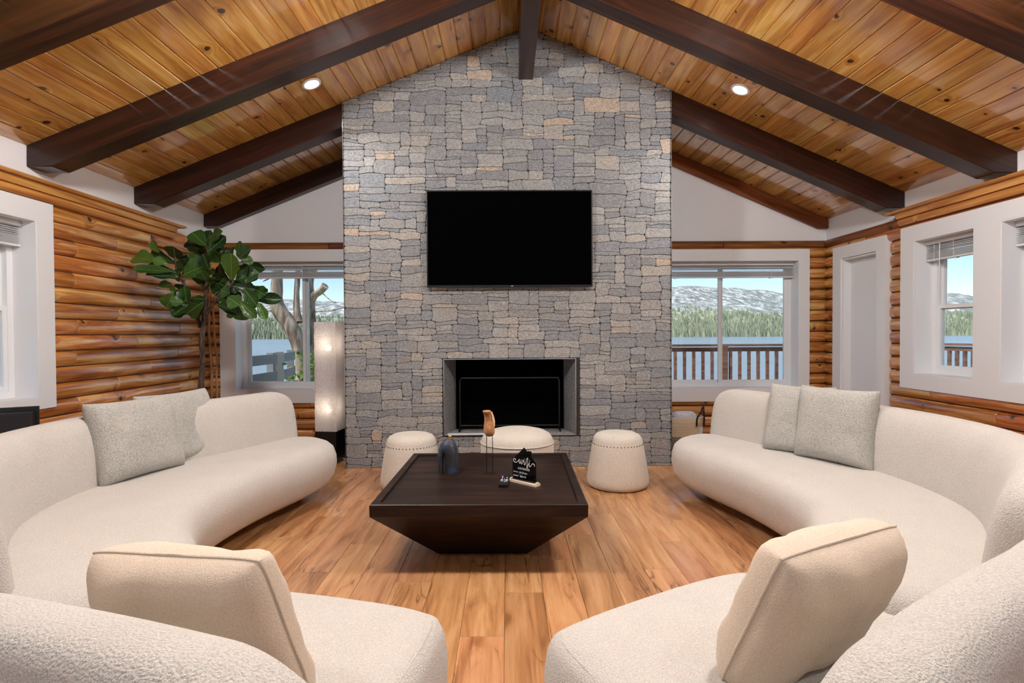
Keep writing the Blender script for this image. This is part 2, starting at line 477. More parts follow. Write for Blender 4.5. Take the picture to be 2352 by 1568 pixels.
# ------------------------------------------------------------------ floor planks (parts of the floor)
plank_cache = {}
def plank_mesh(L, W, T, ch, mat, key):
    k = (key, round(L, 3), round(W, 3))
    if k not in plank_cache:
        mbx = MB()
        mbx.loft([[(x, -W / 2, -T), (x, W / 2, -T), (x, W / 2, -ch), (x, W / 2 - ch, 0), (x, -W / 2 + ch, 0), (x, -W / 2, -ch)] for x in (-L / 2, L / 2)])
        plank_cache[k] = mbx.mesh(key, mat)
    return plank_cache[k]
PW, PL = .18, 1.22
rest = MB()
i0 = -19
for i in range(i0, 21):
    xa = -.018 + PW * i
    xb = min(xa + PW, XR); xa = max(xa, XL)
    if xb - xa < .02: continue
    y = YB - ((i * 7) % 10) / 10 * PL
    edges = [YB] + [y - PL * k for k in range(12) if y - PL * k > YR] + [YR]
    for a, b in zip(edges[:-1], edges[1:]):
        if a - b < .03: continue
        L, W = a - b - .001, xb - xa - .001
        if a < -.5:
            rest.box((xa, b, -.012), (xb - .001, a - .001, 0)); continue
        link('plank', plank_mesh(L, W, .012, .0015, M['floor'], 'plank'), floor,
             mw=Matrix.Translation(((xa + xb) / 2, (a + b) / 2, 0)) @ Matrix.Rotation(pi / 2, 4, 'Z'))
tag(rest.build('plank_field', M['floor'], floor), kind='stuff')

# ------------------------------------------------------------------ ceiling boards and beams
def board_mesh(L, W):
    k = ('board', round(L, 3), round(W, 3))
    if k not in plank_cache:
        g = .007
        prof = [(-W / 2, 0), (-W / 2, -.012), (-W / 2 + g, -.02), (W / 2 - g, -.02), (W / 2, -.012), (W / 2, 0)]
        plank_cache[k] = MB().loft([[(x, u, v + .02) for u, v in prof] for x in (-L / 2, L / 2)]).mesh('board', M['ceil'])
    return plank_cache[k]
BPX = .1235                                 # board pitch measured in plan
for side, (slope, xe, sg) in enumerate(((SL_, XL, -1), (SR_, XR, 1))):
    ca = 1 / sqrt(1 + slope * slope)
    wid = BPX / ca
    nrow = int(abs(xe - RX) / BPX) + 1
    for r in range(nrow):
        x0 = RX + sg * r * BPX
        x1 = x0 + sg * BPX
        if abs(x1 - RX) > abs(xe - RX): x1 = xe
        if abs(x1 - x0) < .02: continue
        xm = (x0 + x1) / 2
        wv = abs(x1 - x0) / ca - .001
        cuts = [YR] + [b + BW / 2 for b in BEAMS if -3.5 < b and random.random() < (.34 if b > 1 else .2)] + [YB]
        for a, b in zip(cuts[:-1], cuts[1:]):
            if sg < 0: ex = Vector((-ca, 0, -slope * ca))
            else: ex = Vector((-ca, 0, slope * ca))
            lx = Vector((0, 1, 0)); nz = lx.cross(ex)
            mw = Matrix((lx, ex, nz)).transposed().to_4x4()
            mw.translation = Vector((xm, (a + b) / 2, ceil(xm)))
            link('board', board_mesh(b - a - .002, wv), ceiling, mw=mw)

def beam(y, side, label, depth=.215, width=BW, mat='beam'):
    slope, xe, sg = ((SL_, XL, -1), (SR_, XR, 1))[side]
    L = hypot(xe - RX, slope * (xe - RX))
    # local: x along slope from ridge to wall, y across, z up (normal)
    ch = .06; ca_ = cos(atan(slope)); d = depth * ca_
    sa_ = sin(atan(slope)); dv = depth * .68; sc = (depth - dv) / slope
    prof = [(.0, 0), (L, 0), (L + dv * sa_, -dv * ca_), (L - sc * ca_ + dv * sa_, -d), (0, -d)]
    e = .006
    rings = [[(u, yy, v_) for u, v_ in P] for yy, P in ((0, prof),)]
    def shr(P, k): 
        return [(u if i in (0, 4) else u - k, v_ if v_ == 0 else v_ + k) for i, (u, v_) in enumerate(P)]
    rings = [[(u, 0, v_) for u, v_ in shr(prof, e)], [(u, e, v_) for u, v_ in prof], [(u, width - e, v_) for u, v_ in prof], [(u, width, v_) for u, v_ in shr(prof, e)]]
    mbx = MB().loft(rings)
    lx = Vector((sg, 0, -slope)).normalized(); ly = Vector((0, 1, 0)); lz = lx.cross(ly)
    if lz.z < 0:
        mbx.v = [(a, b, -c_) for a, b, c_ in mbx.v]
    mw = Matrix((lx, ly, lz)).transposed().to_4x4()
    mw.translation = Vector((RX, y, RZ - .001))
    o = link('ceiling_beam', mbx.mesh('ceiling_beam', M[mat]), mw=mw)
    tag(o, label, 'beam', 'sloping ceiling beams')
    return o
names = {3.87: 'dark brown sloping beam running whole above the recessed light on the {}',
         4.97: 'dark brown sloping beam that dies into the stone chimney on the {}',
         2.76: 'dark brown sloping beam nearest the camera, cut by the top {} corner'}
for b in BEAMS:
    for s_, sn in ((0, 'left'), (1, 'right')):
        nm = names.get(round(b, 2))
        lab = nm.format(sn) if nm else 'dark brown sloping ceiling beam behind the camera, out of the picture'
        beam(b, s_, lab)
beam(6.1, 0, 'dark brown sloping beam against the white gable wall above the fig tree', .19, .1)
o = beam(6.15, 1, 'lighter brown sloping beam against the white gable wall right of the chimney', .15, .05, 'rail_wood')
mb = MB().box((-(YC - YR) / 2, -.065, 0), ((YC - YR) / 2, .065, .42))
rb = link('ridge_beam', mb.mesh('ridge_beam', M['beam']), mw=Matrix.Translation((.18, (YC + YR) / 2, 3.508)) @ Matrix.Rotation(pi / 2, 4, 'Z'))
tag(rb, 'dark brown ridge beam at the peak, running into the top of the stone chimney', 'beam')

# ------------------------------------------------------------------ recessed ceiling lights
def can_light(x, y, label):
    slope = SL_ if x < RX else -SR_
    t = thing('recessed_light', label, 'ceiling light', group='recessed ceiling lights')
    nrm = Vector((slope, 0, -1)).normalized()       # into the room
    ux = Vector((1, 0, slope)).normalized(); uy = nrm.cross(ux)
    mw = Matrix((ux, uy, nrm)).transposed().to_4x4()
    mw.translation = Vector((x, y, ceil(x)))
    t.matrix_basis = mw
    n = 28
    def ring(r, z): return [(r * cos(2 * pi * j / n), r * sin(2 * pi * j / n), z) for j in range(n)]
    MB().loft([ring(.055, -.02), ring(.058, .0), ring(.062, .006), ring(.078, .005), ring(.08, 0), ring(.08, -.01)], cap=False).build('trim_ring', M['white'], t, 40)
    MB().loft([ring(.057, -.004), ring(.057, .0015)]).build('lens', M['lens'], t)
    ld = bpy.data.lights.new('recessed_light_lamp', 'AREA')
    ld.shape = 'DISK'; ld.size = .11; ld.spread = radians(115); ld.energy = CAN_POWER; ld.color = (1, .97, .94)
    lo = bpy.data.objects.new('recessed_light_lamp', ld)
    COL.objects.link(lo); lo.parent = t
    lo.location = (0, 0, .012); lo.rotation_euler = (pi, 0, 0)
can_light(-1.59, 4.5, 'round lit recessed light in the pine ceiling left of the chimney')
can_light(1.945, 4.53, 'round lit recessed light in the pine ceiling right of the chimney')
for y in (2.25, .05, -2.15):  # unseen rows of cans, added to brighten the room
    for x in (-1.6, 1.95):
        can_light(x, y, 'added recessed fill light out of the picture, %s of the ridge, %s row back' % ('left' if x < 0 else 'right', {2.25: 'first', .05: 'second', -2.15: 'third'}[y]))

# ------------------------------------------------------------------ unseen globe pendants, added above the frame as fill light
for x, sn in ((-1.15, "left"), (1.55, "right")):
    y, z, r = 2.2, 2.97, .14
    t = thing('fill_pendant', 'frosted globe fill lamp added unseen above the picture, %s of the ridge' % sn, 'pendant lamp', (x, y, z), group='added globe pendants')
    MB().sphere((0, 0, 0), r, 20).build('globe', M['globe'], t, 180)
    MB().lathe([(.05, r * .97), (.05, r + .05), (.01, r + .06)], 16).build('cap', M['black'], t)
    MB().tube([(0, 0, r + .05), (0, 0, ceil(x) - z)], .005, 6).build('cord', M['black'], t)

# ------------------------------------------------------------------ log siding
LP_, Z0 = .12, .025
log_cache = {}
def log_mesh(L, h=LP_, prot=.052, r0=0, r1=0, mat='log'):
    """half log: x along, y = height (-h/2..h/2), z = out of the wall"""
    k = (round(L, 3), h, prot, r0, r1, mat)
    if k in log_cache: return log_cache[k]
    n = 9
    def ring(x, s):
        P = []
        for j in range(n):
            a = pi * j / (n - 1)
            P.append((x, -cos(a) * h * .487 * (s * .15 + .85), prot * (abs(sin(a)) ** .75) * s + .001))
        P += [(x, h * .49 * (s * .15 + .85), -.012), (x, -h * .49 * (s * .15 + .85), -.012)]
        return P
    e = .005
    rs = []
    if r0: rs += [ring(-L / 2, .05), ring(-L / 2 + .008, .45), ring(-L / 2 + .022, .75), ring(-L / 2 + .045, .95), ring(-L / 2 + .07, 1)]
    else: rs += [ring(-L / 2 + .001, .88), ring(-L / 2 + e, 1)]
    if r1: rs += [ring(L / 2 - .07, 1), ring(L / 2 - .045, .95), ring(L / 2 - .022, .75), ring(L / 2 - .008, .45), ring(L / 2, .05)]
    else: rs += [ring(L / 2 - e, 1), ring(L / 2 - .001, .88)]
    log_cache[k] = MB().loft(rs).mesh('log', M[mat], 50)
    return log_cache[k]

def log_wall(parent, axis, pos, out, lo, hi, blocks, joint0, pitch=1.3, nrows=18, round_at=None, coarse=None):
    """rows of half logs; blocks = (a,b,z0,z1) areas left free"""
    stag = [0, .34, .66, .98, .52]
    for r in range(nrows):
        zb, zt = Z0 + r * LP_, Z0 + (r + 1) * LP_
        spans = [(lo, hi)]
        for a, b, z0, z1 in blocks:
            if not z0 + .05 < (zb + zt) / 2 < z1 - .05: continue
            ns = []
            for s, e in spans:
                if b <= s or a >= e: ns.append((s, e)); continue
                if a > s: ns.append((s, a))
                if b < e: ns.append((b, e))
            spans = ns
        for s, e in spans:
            J = []
            y = joint0 + stag[r % 5] * pitch - 12 * pitch
            while y < e:
                if y > s + .06 and y < e - .06 and not (coarse and y < coarse): J.append(y)
                y += pitch
            ed = [s] + J + [e]
            for a, b in zip(ed[:-1], ed[1:]):
                L = b - a - .0015
                if L < .02: continue
                rr = 1 if round_at and abs(b - round_at) < .01 else 0
                m = (a + b) / 2; zc = (zb + zt) / 2
                if axis == 'x':
                    lx, ly, lz = Vector((0, out, 0)), Vector((0, 0, 1)), Vector((out, 0, 0))
                    mw = Matrix((lx, ly, lz)).transposed().to_4x4(); mw.translation = Vector((pos, m, zc))
                    me = log_mesh(L, r0=rr if out < 0 else 0, r1=rr if out > 0 else 0)
                else:
                    lx, ly, lz = Vector((1, 0, 0)), Vector((0, 0, 1)), Vector((0, -1, 0))
                    mw = Matrix((lx, ly, lz)).transposed().to_4x4(); mw.translation = Vector((m, pos, zc))
                    me = log_mesh(L)
                link('log', me, parent, mw=mw)
CAS = .13
def blk(op, l=CAS, r=CAS, b=CAS, t=.125): return (op[0] - l, op[1] + r, op[2] - b, op[3] + t)
BL = [blk(h, b=.08, r=.14) for h in WL]
log_wall(wall_left, 'x', XL, 1, YR, YB - .055, BL, 4.25, coarse=0)
BR = [(3.15, 4.935, .705, 2.15), *[blk(h) for h in WR[2:]], (5.13, 5.96, -.1, 2.13)]
log_wall(wall_right, 'x', XR, -1, YR, YB - .055, BR, 4.6, round_at=5.13, coarse=0)
# logs that start beside the door casing get a rounded end too
BB = [(-3.22, -1.5, .45, 2.17), (1.5, 3.42, .44, 2.16), (CX0, CX1, -.1, 2.4)]
log_wall(wall_back, 'y', YB, 1, XL, XR, BB, .4)
# chinking behind the logs
mb = MB()
for a, b, x in ((XL, XL + .004, 0),):
    wall_boxes(mb, 'x', a, b, YR, YB, 0, 2.19, WL)
mb.build('chinking', M['chink'], wall_left)
mb = MB(); wall_boxes(mb, 'x', XR - .004, XR, YR, YB, 0, 2.19, WR + [DOOR]); mb.build('chinking', M['gap'], wall_right)
mb = MB(); wall_boxes(mb, 'y', YB - .004, YB, XL, XR, 0, 2.19, [WB1, WB2]); mb.build('chinking', M['gap'], wall_back)

# ------------------------------------------------------------------ rail log and ledge trims
def rail(name, axis, pos, out, lo, hi, cuts, label, mat='rail_wood', z=2.208):
    root = st(link(name, None)); root['label'] = label
    ed = [lo] + cuts + [hi]
    for a, b in zip(ed[:-1], ed[1:]):
        me = log_mesh(b - a - .002, .1, .06, mat=mat)
        m = (a + b) / 2
        if axis == 'x': lx, lz = Vector((0, out, 0)), Vector((out, 0, 0)); p = Vector((pos, m, z))
        else: lx, lz = Vector((1, 0, 0)), Vector((0, -1, 0)); p = Vector((m, pos, z))
        mw = Matrix((lx, Vector((0, 0, 1)), lz)).transposed().to_4x4(); mw.translation = p
        link('rail_log', me, root, mw=mw)
rail('trim_1', 'y', YB, 1, XL, CX0, [-2.0], 'brown rounded rail log above the left rear window')
rail('trim_2', 'y', YB, 1, CX1, XR, [2.45], 'brown rounded rail log above the right rear window')
rail('trim_3', 'x', XL, 1, YR, YB, [5.43], 'rounded rail log at the top of the left log wall', 'trim_wood')
rail('trim_4', 'x', XR, -1, YR, YB, [4.95], 'rounded rail log at the top of the right log wall', 'rail_wood')
def ledge(name, x, s, y1, label):
    root = st(link(name, None)); root['label'] = label
    def P(prof, nm, y1=y1):
        L = y1 - YR
        mbx = MB().loft([[(xx, s * u, v_) for u, v_ in prof] for xx in (-L / 2, L / 2)])
        link(nm, mbx.mesh(nm, M['trim_wood'], 40), root, mw=Matrix.Translation((x, (y1 + YR) / 2, 0)) @ Matrix.Rotation(pi / 2, 4, 'Z') @ Matrix.Scale(-1, 4, (0, 1, 0)))
    P([(0, 2.285), (.15, 2.285), (.162, 2.296), (.15, 2.308), (0, 2.308)], 'shelf_board', y1 + .08)
    P([(.05, 2.235), (.10, 2.235), (.115, 2.26), (.12, 2.284), (.05, 2.284)], 'cove_moulding')
    P([(.05, 2.175), (.075, 2.175), (.09, 2.19), (.092, 2.22), (.08, 2.234), (.05, 2.234)], 'bed_moulding')
ledge('trim_5', XL, 1, 5.43, 'honey coloured pine ledge moulding along the left log wall')
ledge('trim_6', XR, -1, 4.94, 'honey coloured pine ledge moulding above the right wall window')

# ------------------------------------------------------------------ windows
def frame_rect(mb, axis, u0, u1, z0, z1, wd, a, b):
    """rectangular frame of bar width wd between planes a and b"""
    for q in ((u0, u0 + wd, z0, z1), (u1 - wd, u1, z0, z1), (u0 + wd, u1 - wd, z0, z0 + wd), (u0 + wd, u1 - wd, z1 - wd, z1)):
        if axis == 'x': mb.box((min(a, b), q[0], q[2]), (max(a, b), q[1], q[3]))
        else: mb.box((q[0], min(a, b), q[2]), (q[1], max(a, b), q[3]))
    return mb
def qbox(axis, u0, u1, z0, z1, a, b, mb=None):
    mb = mb or MB()
    if axis == 'x': mb.box((min(a, b), u0, z0), (max(a, b), u1, z1))
    else: mb.box((u0, min(a, b), z0), (u1, max(a, b), z1))
    return mb

def window(name, axis, pos, out, op, outer, label, kind):
    """pos: wall plane, out: direction from the wall into the room along the axis"""
    root = st(link(name, None)); root['label'] = label
    u0, u1, z0, z1 = op
    o0, o1, oz0, oz1 = outer
    t0, t1 = pos - .01 * out, pos + .066 * out
    for q in ((o0, u0, oz0, oz1), (u1, o1, oz0, oz1), (u0, u1, oz0, z0), (u0, u1, z1, oz1)):
        if q[1] - q[0] > .005: qbox(axis, *q, t0, t1).build('casing', M['white'], root)
    d0, d1 = pos - .145 * out, pos - .02 * out
    mb = MB()
    rv = .012
    frame_rect(mb, axis, u0, u1, z0, z1, rv, pos - .19 * out, pos + .064 * out).build('reveal', M['white'], root)
    fw = .045
    frame_rect(MB(), axis, u0 + rv, u1 - rv, z0 + rv, z1 - rv, fw, pos - .17 * out, pos - .10 * out).build('frame', M['vinyl'], root)
    a0, a1, b0, b1 = u0 + rv + fw, u1 - rv - fw, z0 + rv + fw, z1 - rv - fw
    def sash(q, dep, w_=.032):
        sa = frame_rect(MB(), axis, *q, w_, pos - (dep + .014) * out, pos - (dep - .014) * out).build('sash', M['vinyl'], root)
        g = qbox(axis, q[0] + w_ - .004, q[1] - w_ + .004, q[2] + w_ - .004, q[3] - w_ + .004, pos - (dep + .002) * out, pos - (dep - .002) * out)
        g.build('pane', M['glass'], sa)
    if kind == 'slider':
        m = (a0 + a1) / 2
        sash((a0, m + .03, b0, b1), .15); sash((m - .03, a1, b0, b1), .12)
        lk = qbox(axis, m - .012, m + .012, (b0 + b1) / 2 - .04, (b0 + b1) / 2 + .04, pos - .105 * out, pos - .09 * out)
        lk.build('latch', M['vinyl'], root)
    else:
        m = (b0 + b1) / 2
        sash((a0, a1, m - .02, b1), .15); sash((a0, a1, b0, m + .02), .12)
    return root

window('window_1', 'y', YB, -1, WB1, (-3.225, -1.485, .447, 2.172), 'white sliding window behind the fig tree and floor lamp', 'slider')
window('window_2', 'y', YB, -1, WB2, (1.51, 3.425, .435, 2.155), 'white sliding window between chimney and right corner, deck railing outside', 'slider')
window('window_3', 'x', XL, 1, WL[0], (2.61, 4.01, .7, 2.172), 'white sash window cut by the left picture edge', 'hung')
window('window_4', 'x', XR, -1, WR[0], (4.04, 4.935, .71, 2.15), 'white sash window in the right wall nearest the closet door', 'hung')
window('window_5', 'x', XR, -1, WR[1], (3.15, 4.04, .71, 2.15), 'white sash window cut by the right picture edge', 'hung')
gw = st(link('window_12', None)); gw['label'] = 'unseen glazed gable added behind the camera for daylight'
MB().prism([(XL + .3, 2.31), (XR - .3, 2.31), (XR - .3, ceil(XR - .3) - .13), (RX, RZ - .13), (XL + .3, ceil(XL + .3) - .13)], 'y', YR - .11, YR - .106).build('pane', M['glass'], gw)
k = 6  # unseen side windows and patio doors, added as extra daylight sources
for h in WL[1:]:
    window('window_%d' % k, 'x', XL, 1, h, (h[0] - .14, h[1] + .14, .7, 2.172), 'white sliding window added for daylight behind the camera in the left wall', 'slider'); k += 1
for h in WR[2:]:
    window('window_%d' % k, 'x', XR, -1, h, (h[0] - .14, h[1] + .14, .7, 2.15), 'white sliding window added for daylight behind the camera in the right wall', 'slider'); k += 1
for h in WREAR:
    window('window_%d' % k, 'y', YR, 1, h, (h[0] - .12, h[1] + .12, .01, 2.2), 'white glazed patio door added for daylight behind the camera', 'slider'); k += 1

# ------------------------------------------------------------------ closet door in the right wall
root = st(link('door_1', None)); root['label'] = 'plain white closet door with wide flat casing in the right corner'
o0, o1, oz = 5.13, 5.96, 2.13
for q in ((o0, DOOR[0], 0, oz), (DOOR[1], o1, 0, oz), (DOOR[0], DOOR[1], DOOR[3], oz)):
    qbox('x', *q, XR + .01, XR - .07).build('casing', M['white'], root)
qbox('x', DOOR[0], DOOR[1], 0, DOOR[3], XR + .05, XR + .03).build('door_leaf', M['white'], root)
for q in ((DOOR[0], DOOR[0] + .02, 0, DOOR[3]), (DOOR[1] - .02, DOOR[1], 0, DOOR[3]), (DOOR[0] + .02, DOOR[1] - .02, DOOR[3] - .02, DOOR[3])):
    qbox('x', *q, XR + .05, XR - .05).build('jamb', M['white'], root)

# ------------------------------------------------------------------ window blinds, pulled up
def blind(axis, pos, out, u0, u1, z1, label, wand=None, tilt=0):
    t = thing('window_blind', label, 'blind', group='raised white window blinds')
    c0 = pos - .055 * out
    qbox(axis, u0, u1, z1 - .035, z1, c0 - .022, c0 + .022).build('headrail', M['blind'], t)
    for i in range(4):
        z = z1 - .052 - .014 * i
        qbox(axis, u0 + .005, u1 - .005, z - .0012, z + .0012, c0 - .02, c0 + .02).build('slat', M['blind'], t)
    zb = z1 - .105
    for i in range(9):
        z = zb - .0065 * i
        qbox(axis, u0 + .005, u1 - .005, z - .0026, z, c0 - .022, c0 + .022).build('slat', M['blind'], t)
    z = zb - .0065 * 9
    qbox(axis, u0 + .005, u1 - .005, z - .014, z, c0 - .022, c0 + .022).build('bottom_rail', M['blind'], t)
    for f_ in (.16, .5, .84):
        u = u0 + (u1 - u0) * f_
        qbox(axis, u - .002, u + .002, z - .014, z1 - .03, c0 + .023 * out, c0 + .0245 * out).build('ladder_cord', M['blind'], t)
        qbox(axis, u - .014, u + .014, z - .02, z - .013, c0 - .015, c0 + .015).build('cord_button', M['blind'], t)
    if wand is not None:
        p = Vector((c0 + .03 * out, wand, 0)) if axis == 'x' else Vector((wand, c0 + .03 * out, 0))
        MB().tube([p + Vector((0, 0, z1 - .03)), p + Vector((0, 0, z1 - .5))], .004, 6).build('tilt_wand', M['blind'], t)
    return t
blind('y', YB, -1, WB1[0] + .015, WB1[1] - .015, WB1[3] - .014, 'raised white blind at the top of the window behind the lamp')
blind('y', YB, -1, WB2[0] + .015, WB2[1] - .015, WB2[3] - .014, 'raised white blind at the top of the window with the deck railing')
blind('x', XL, 1, WL[0][0] + .015, WL[0][1] - .015, WL[0][3] - .014, 'raised white blind in the window at the left picture edge')
blind('x', XR, -1, WR[0][0] + .015, WR[0][1] - .015, WR[0][3] - .014, 'raised white blind with a hanging wand in the right wall window', wand=4.6)
blind('x', XR, -1, WR[1][0] + .015, WR[1][1] - .015, WR[1][3] - .014, 'raised white blind in the window at the right picture edge')

# ------------------------------------------------------------------ stone chimney
FX0, FX1, FZ0, FZ1 = -.577, .622, .292, .985
mb = MB()
YS = YC + .012
for (x0, x1, z0, z1) in ((CX0, FX0, 0, 3.2), (FX1, CX1, 0, 3.2), (FX0, FX1, 0, FZ0), (FX0, FX1, FZ1, 3.2)):
    mb.box((x0, YS, z0), (x1, YB, z1))
mb.prism([(CX0, 3.2), (CX1, 3.2), (CX1, ceil(CX1) + .015), (RX, RZ + .015), (CX0, ceil(CX0) + .015)], 'y', YS, YB)
chimney = st(mb.build('wall_chimney', M['gap']))
chimney['label'] = 'grey stone faced chimney breast with television and firebox'
# irregular coursed stones
U, V = .046, .031
nx, nz = round((CX1 - CX0) / U), int(4.0 / V)
U = (CX1 - CX0) / nx
occ = [[False] * nz for _ in range(nx)]
def cellblock(i, j):
    x0, x1, z0, z1 = CX0 + i * U, CX0 + (i + 1) * U, j * V, (j + 1) * V
    if x1 > FX0 + .004 and x0 < FX1 - .004 and z1 > FZ0 + .004 and z0 < FZ1 - .004: return True
    return z0 > max(ceil(x0), ceil(x1)) - .004
def W_(x, z):
    p = Vector((x * 7, z * 11, 3.1))
    q = Vector((x * 26, z * 30, 8.7))
    return (.022 * noise.noise(p) + .007 * noise.noise(q), .021 * noise.noise(p + Vector((40, 7, 2))) + .004 * noise.noise(q + Vector((9, 4, 4))))
def clip(poly, a, b, cc):            # keep a*x+b*z<=cc
    out = []
    for i in range(len(poly)):
        p, q = poly[i], poly[(i + 1) % len(poly)]
        dp, dq = a * p[0] + b * p[1] - cc, a * q[0] + b * q[1] - cc
        if dp <= 0: out.append(p)
        if (dp < 0 < dq) or (dq < 0 < dp):
            t_ = dp / (dp - dq); out.append((p[0] + (q[0] - p[0]) * t_, p[1] + (q[1] - p[1]) * t_))
    return out
stones = []
rs = random.Random(21)
for i in range(nx):
    for j in range(nz):
        if not occ[i][j] and cellblock(i, j): occ[i][j] = True
order = [(i, j) for j in range(nz) for i in range(nx)]
for i, j in order:
    if occ[i][j]: continue
    h = rs.choices([1, 2, 3, 4], [.28, .40, .25, .07])[0]
    wd = rs.choices([2, 3, 4, 5, 6, 7], [.1, .22, .26, .2, .14, .08])[0] if h > 1 else rs.choices([3, 4, 5, 6, 8], [.2, .25, .25, .2, .1])[0]
    ww = 0
    while ww < wd and i + ww < nx and not occ[i + ww][j]: ww += 1
    rem = 0
    while i + ww + rem < nx and not occ[i + ww + rem][j]: rem += 1
    if rem == 1: ww += 1
    hh = 1
    while hh < h and j + hh < nz and all(not occ[a][j + hh] for a in range(i, i + ww)): hh += 1
    for a in range(i, i + ww):
        for b in range(j, j + hh): occ[a][b] = True
    stones.append((CX0 + i * U, CX0 + (i + ww) * U, j * V, (j + hh) * V))
def stone_geo(s):
    x0, x1, z0, z1 = s
    wx, wz = x1 - x0, z1 - z0
    g = .0013
    rr = min(.010, wz * .2)
    pts = []
    nb = max(3, int(wx / .04)); ns = max(1, int(wz / .04))
    pts += [(x0 + rr + (wx - 2 * rr) * k_ / nb, z0) for k_ in range(nb + 1)]
    pts += [(x1, z0 + rr + (wz - 2 * rr) * k_ / ns) for k_ in range(ns + 1)]
    pts += [(x1 - rr - (wx - 2 * rr) * k_ / nb, z1) for k_ in range(nb + 1)]
    pts += [(x0, z1 - rr - (wz - 2 * rr) * k_ / ns) for k_ in range(ns + 1)]
    cxm, czm = (x0 + x1) / 2, (z0 + z1) / 2
    P = []
    for x, z in pts:
        dx, dz = W_(x, z)
        sx = min(1, (x - CX0) / .03, (CX1 - x) / .03); sx = max(sx, 0)
        if FZ0 - .05 < z < FZ1 + .05 and FX0 - .05 < x < FX1 + .05: sx = 0; dz = 0
        if z < .02: dz = 0
        X = x + dx * sx; Z = z + dz
        X += g if x < cxm else -g
        Z += g if z < czm else -g
        P.append((X, Z))
    P = clip(P, -SL_, 1, RZ - SL_ * RX - .004)
    P = clip(P, SR_, 1, RZ + SR_ * RX - .004)
    if len(P) < 3: return None
    A = sum(P[a][0] * P[(a + 1) % len(P)][1] - P[(a + 1) % len(P)][0] * P[a][1] for a in range(len(P))) / 2
    if A < 4e-4: return None
    mx = sum(p[0] for p in P) / len(P); mz = sum(p[1] for p in P) / len(P)
    d = .004 + .007 * rs.random()
    k1 = 1 - .0035 / max(.03, min(wx, wz) / 2)
    r0 = [(x, YS + .001, z) for x, z in P]
    r1 = [(x, YS - d * .6, z) for x, z in P]
    r2 = [(mx + (x - mx) * k1, YS - d, mz + (z - mz) * k1) for x, z in P]
    return MB().loft([r0, r1, r2]), A, rs.random()
def set_tint(me, vals):
    at = me.attributes.new('tint', 'FLOAT', 'FACE'); at.data.foreach_set('value', vals)
geos = [g for g in (stone_geo(s) for s in stones) if g]
geos.sort(key=lambda g: -g[1])
bulk = MB(); bt = []
for n_, (g, A, tv) in enumerate(geos):
    if n_ < 290:
        me = g.mesh('stone', M['stone']); set_tint(me, [tv] * len(me.polygons))
        link('stone', me, chimney)
    else:
        bulk.add(g.v, g.f); bt += [tv] * len(g.f)
me = bulk.mesh('stone_field', M['stone']); set_tint(me, bt)
tag(link('stone_field', me, chimney), kind='stuff')
# bare edges of the facing panels: thin metal corner strips
for x in (CX0 - .004, CX1 - .001):
    z = ceil(x) - .004
    MB().box((x, YC - .004, 0), (x + .005, YS + .01, z)).build('corner_strip', M['chrome'], chimney)
fr = frame_rect(MB(), 'y', FX0 - .004, FX1 + .004, FZ0 - .004, FZ1 + .004, .006, YC - .006, YS)
fr.build('opening_strip', M['chrome'], chimney)
# firebox
fb = st(link('wall_firebox', None)); fb['label'] = 'dark firebox recess with stone-look reveals'
FD = .3
for x, sg in ((FX0, 1), (FX1, -1)):
    me = MB().prism([(x, YS - .01), (x + sg * .08, YC + FD), (x + sg * .02, YC + FD), (x - sg * .0, YS + .03)], 'z', FZ0, FZ1).mesh('reveal_panel', M['stone']); set_tint(me, [.05] * 6)
    link('reveal_panel', me, fb)
me = MB().box((FX0, YS - .01, FZ0), (FX1, YC + FD, FZ0 + .006)).mesh('hearth_panel', M['stone']); set_tint(me, [.3] * 6); link('hearth_panel', me, fb)
MB().box((FX0, YS, FZ1 - .006), (FX1, YC + FD, FZ1)).build('lintel_panel', M['soot'], fb)
MB().box((FX0 - .0, YC + FD + .4, FZ0), (FX1, YC + FD + .42, FZ1)).build('back_panel', M['soot'], fb)
for x in (FX0, FX1 - .02): MB().box((x, YC + FD, FZ0), (x + .02, YC + FD + .4, FZ1)).build('side_panel', M['soot'], fb)
MB().box((FX0, YC + FD, FZ1 - .02), (FX1, YC + FD + .4, FZ1)).build('top_panel', M['soot'], fb)
MB().box((FX0, YC + FD, FZ0), (FX1, YC + FD + .4, FZ0 + .02)).build('bottom_panel', M['soot'], fb)
MB().box((FX0 + .03, YC + .008, FZ0 + .006), (-.21, YC + .022, FZ0 + .014)).build('sill_strip', M['white'], fb)
# fire screen standing inside
t = thing('fire_screen', 'black mesh fire screen standing inside the firebox', 'fire screen', (.02, YC + .2, FZ0 + .006))
mb = MB()
SX = .47
for s_ in (-SX, SX): mb.tube([(s_, 0, .02), (s_, 0, .47), (s_ * .97, 0, .5)], .008, 8)
mb.tube([(-SX + .015, 0, .5), (SX - .015, 0, .5)], .008, 8); mb.tube([(-SX, 0, .05), (SX, 0, .05)], .007, 8)
mb.build('frame', M['black'], t, 50)
for s_ in (-SX, SX): MB().tube([(s_, -.08, .004), (s_, -.06, .025), (s_, 0, .03), (s_, .06, .025), (s_, .08, .004)], .008, 8).build('foot', M['metal'], t, 50)
mb = MB()
for i in range(41): x = -.46 + .92 * i / 40; mb.box((x - .0014, -.001, .05), (x + .0014, .001, .5))
for i in range(19): z = .06 + .44 * i / 19; mb.box((-.46, -.001, z - .0014), (.46, .001, z + .0014))
tag(mb.build('mesh', M['soot'], t), kind='stuff')

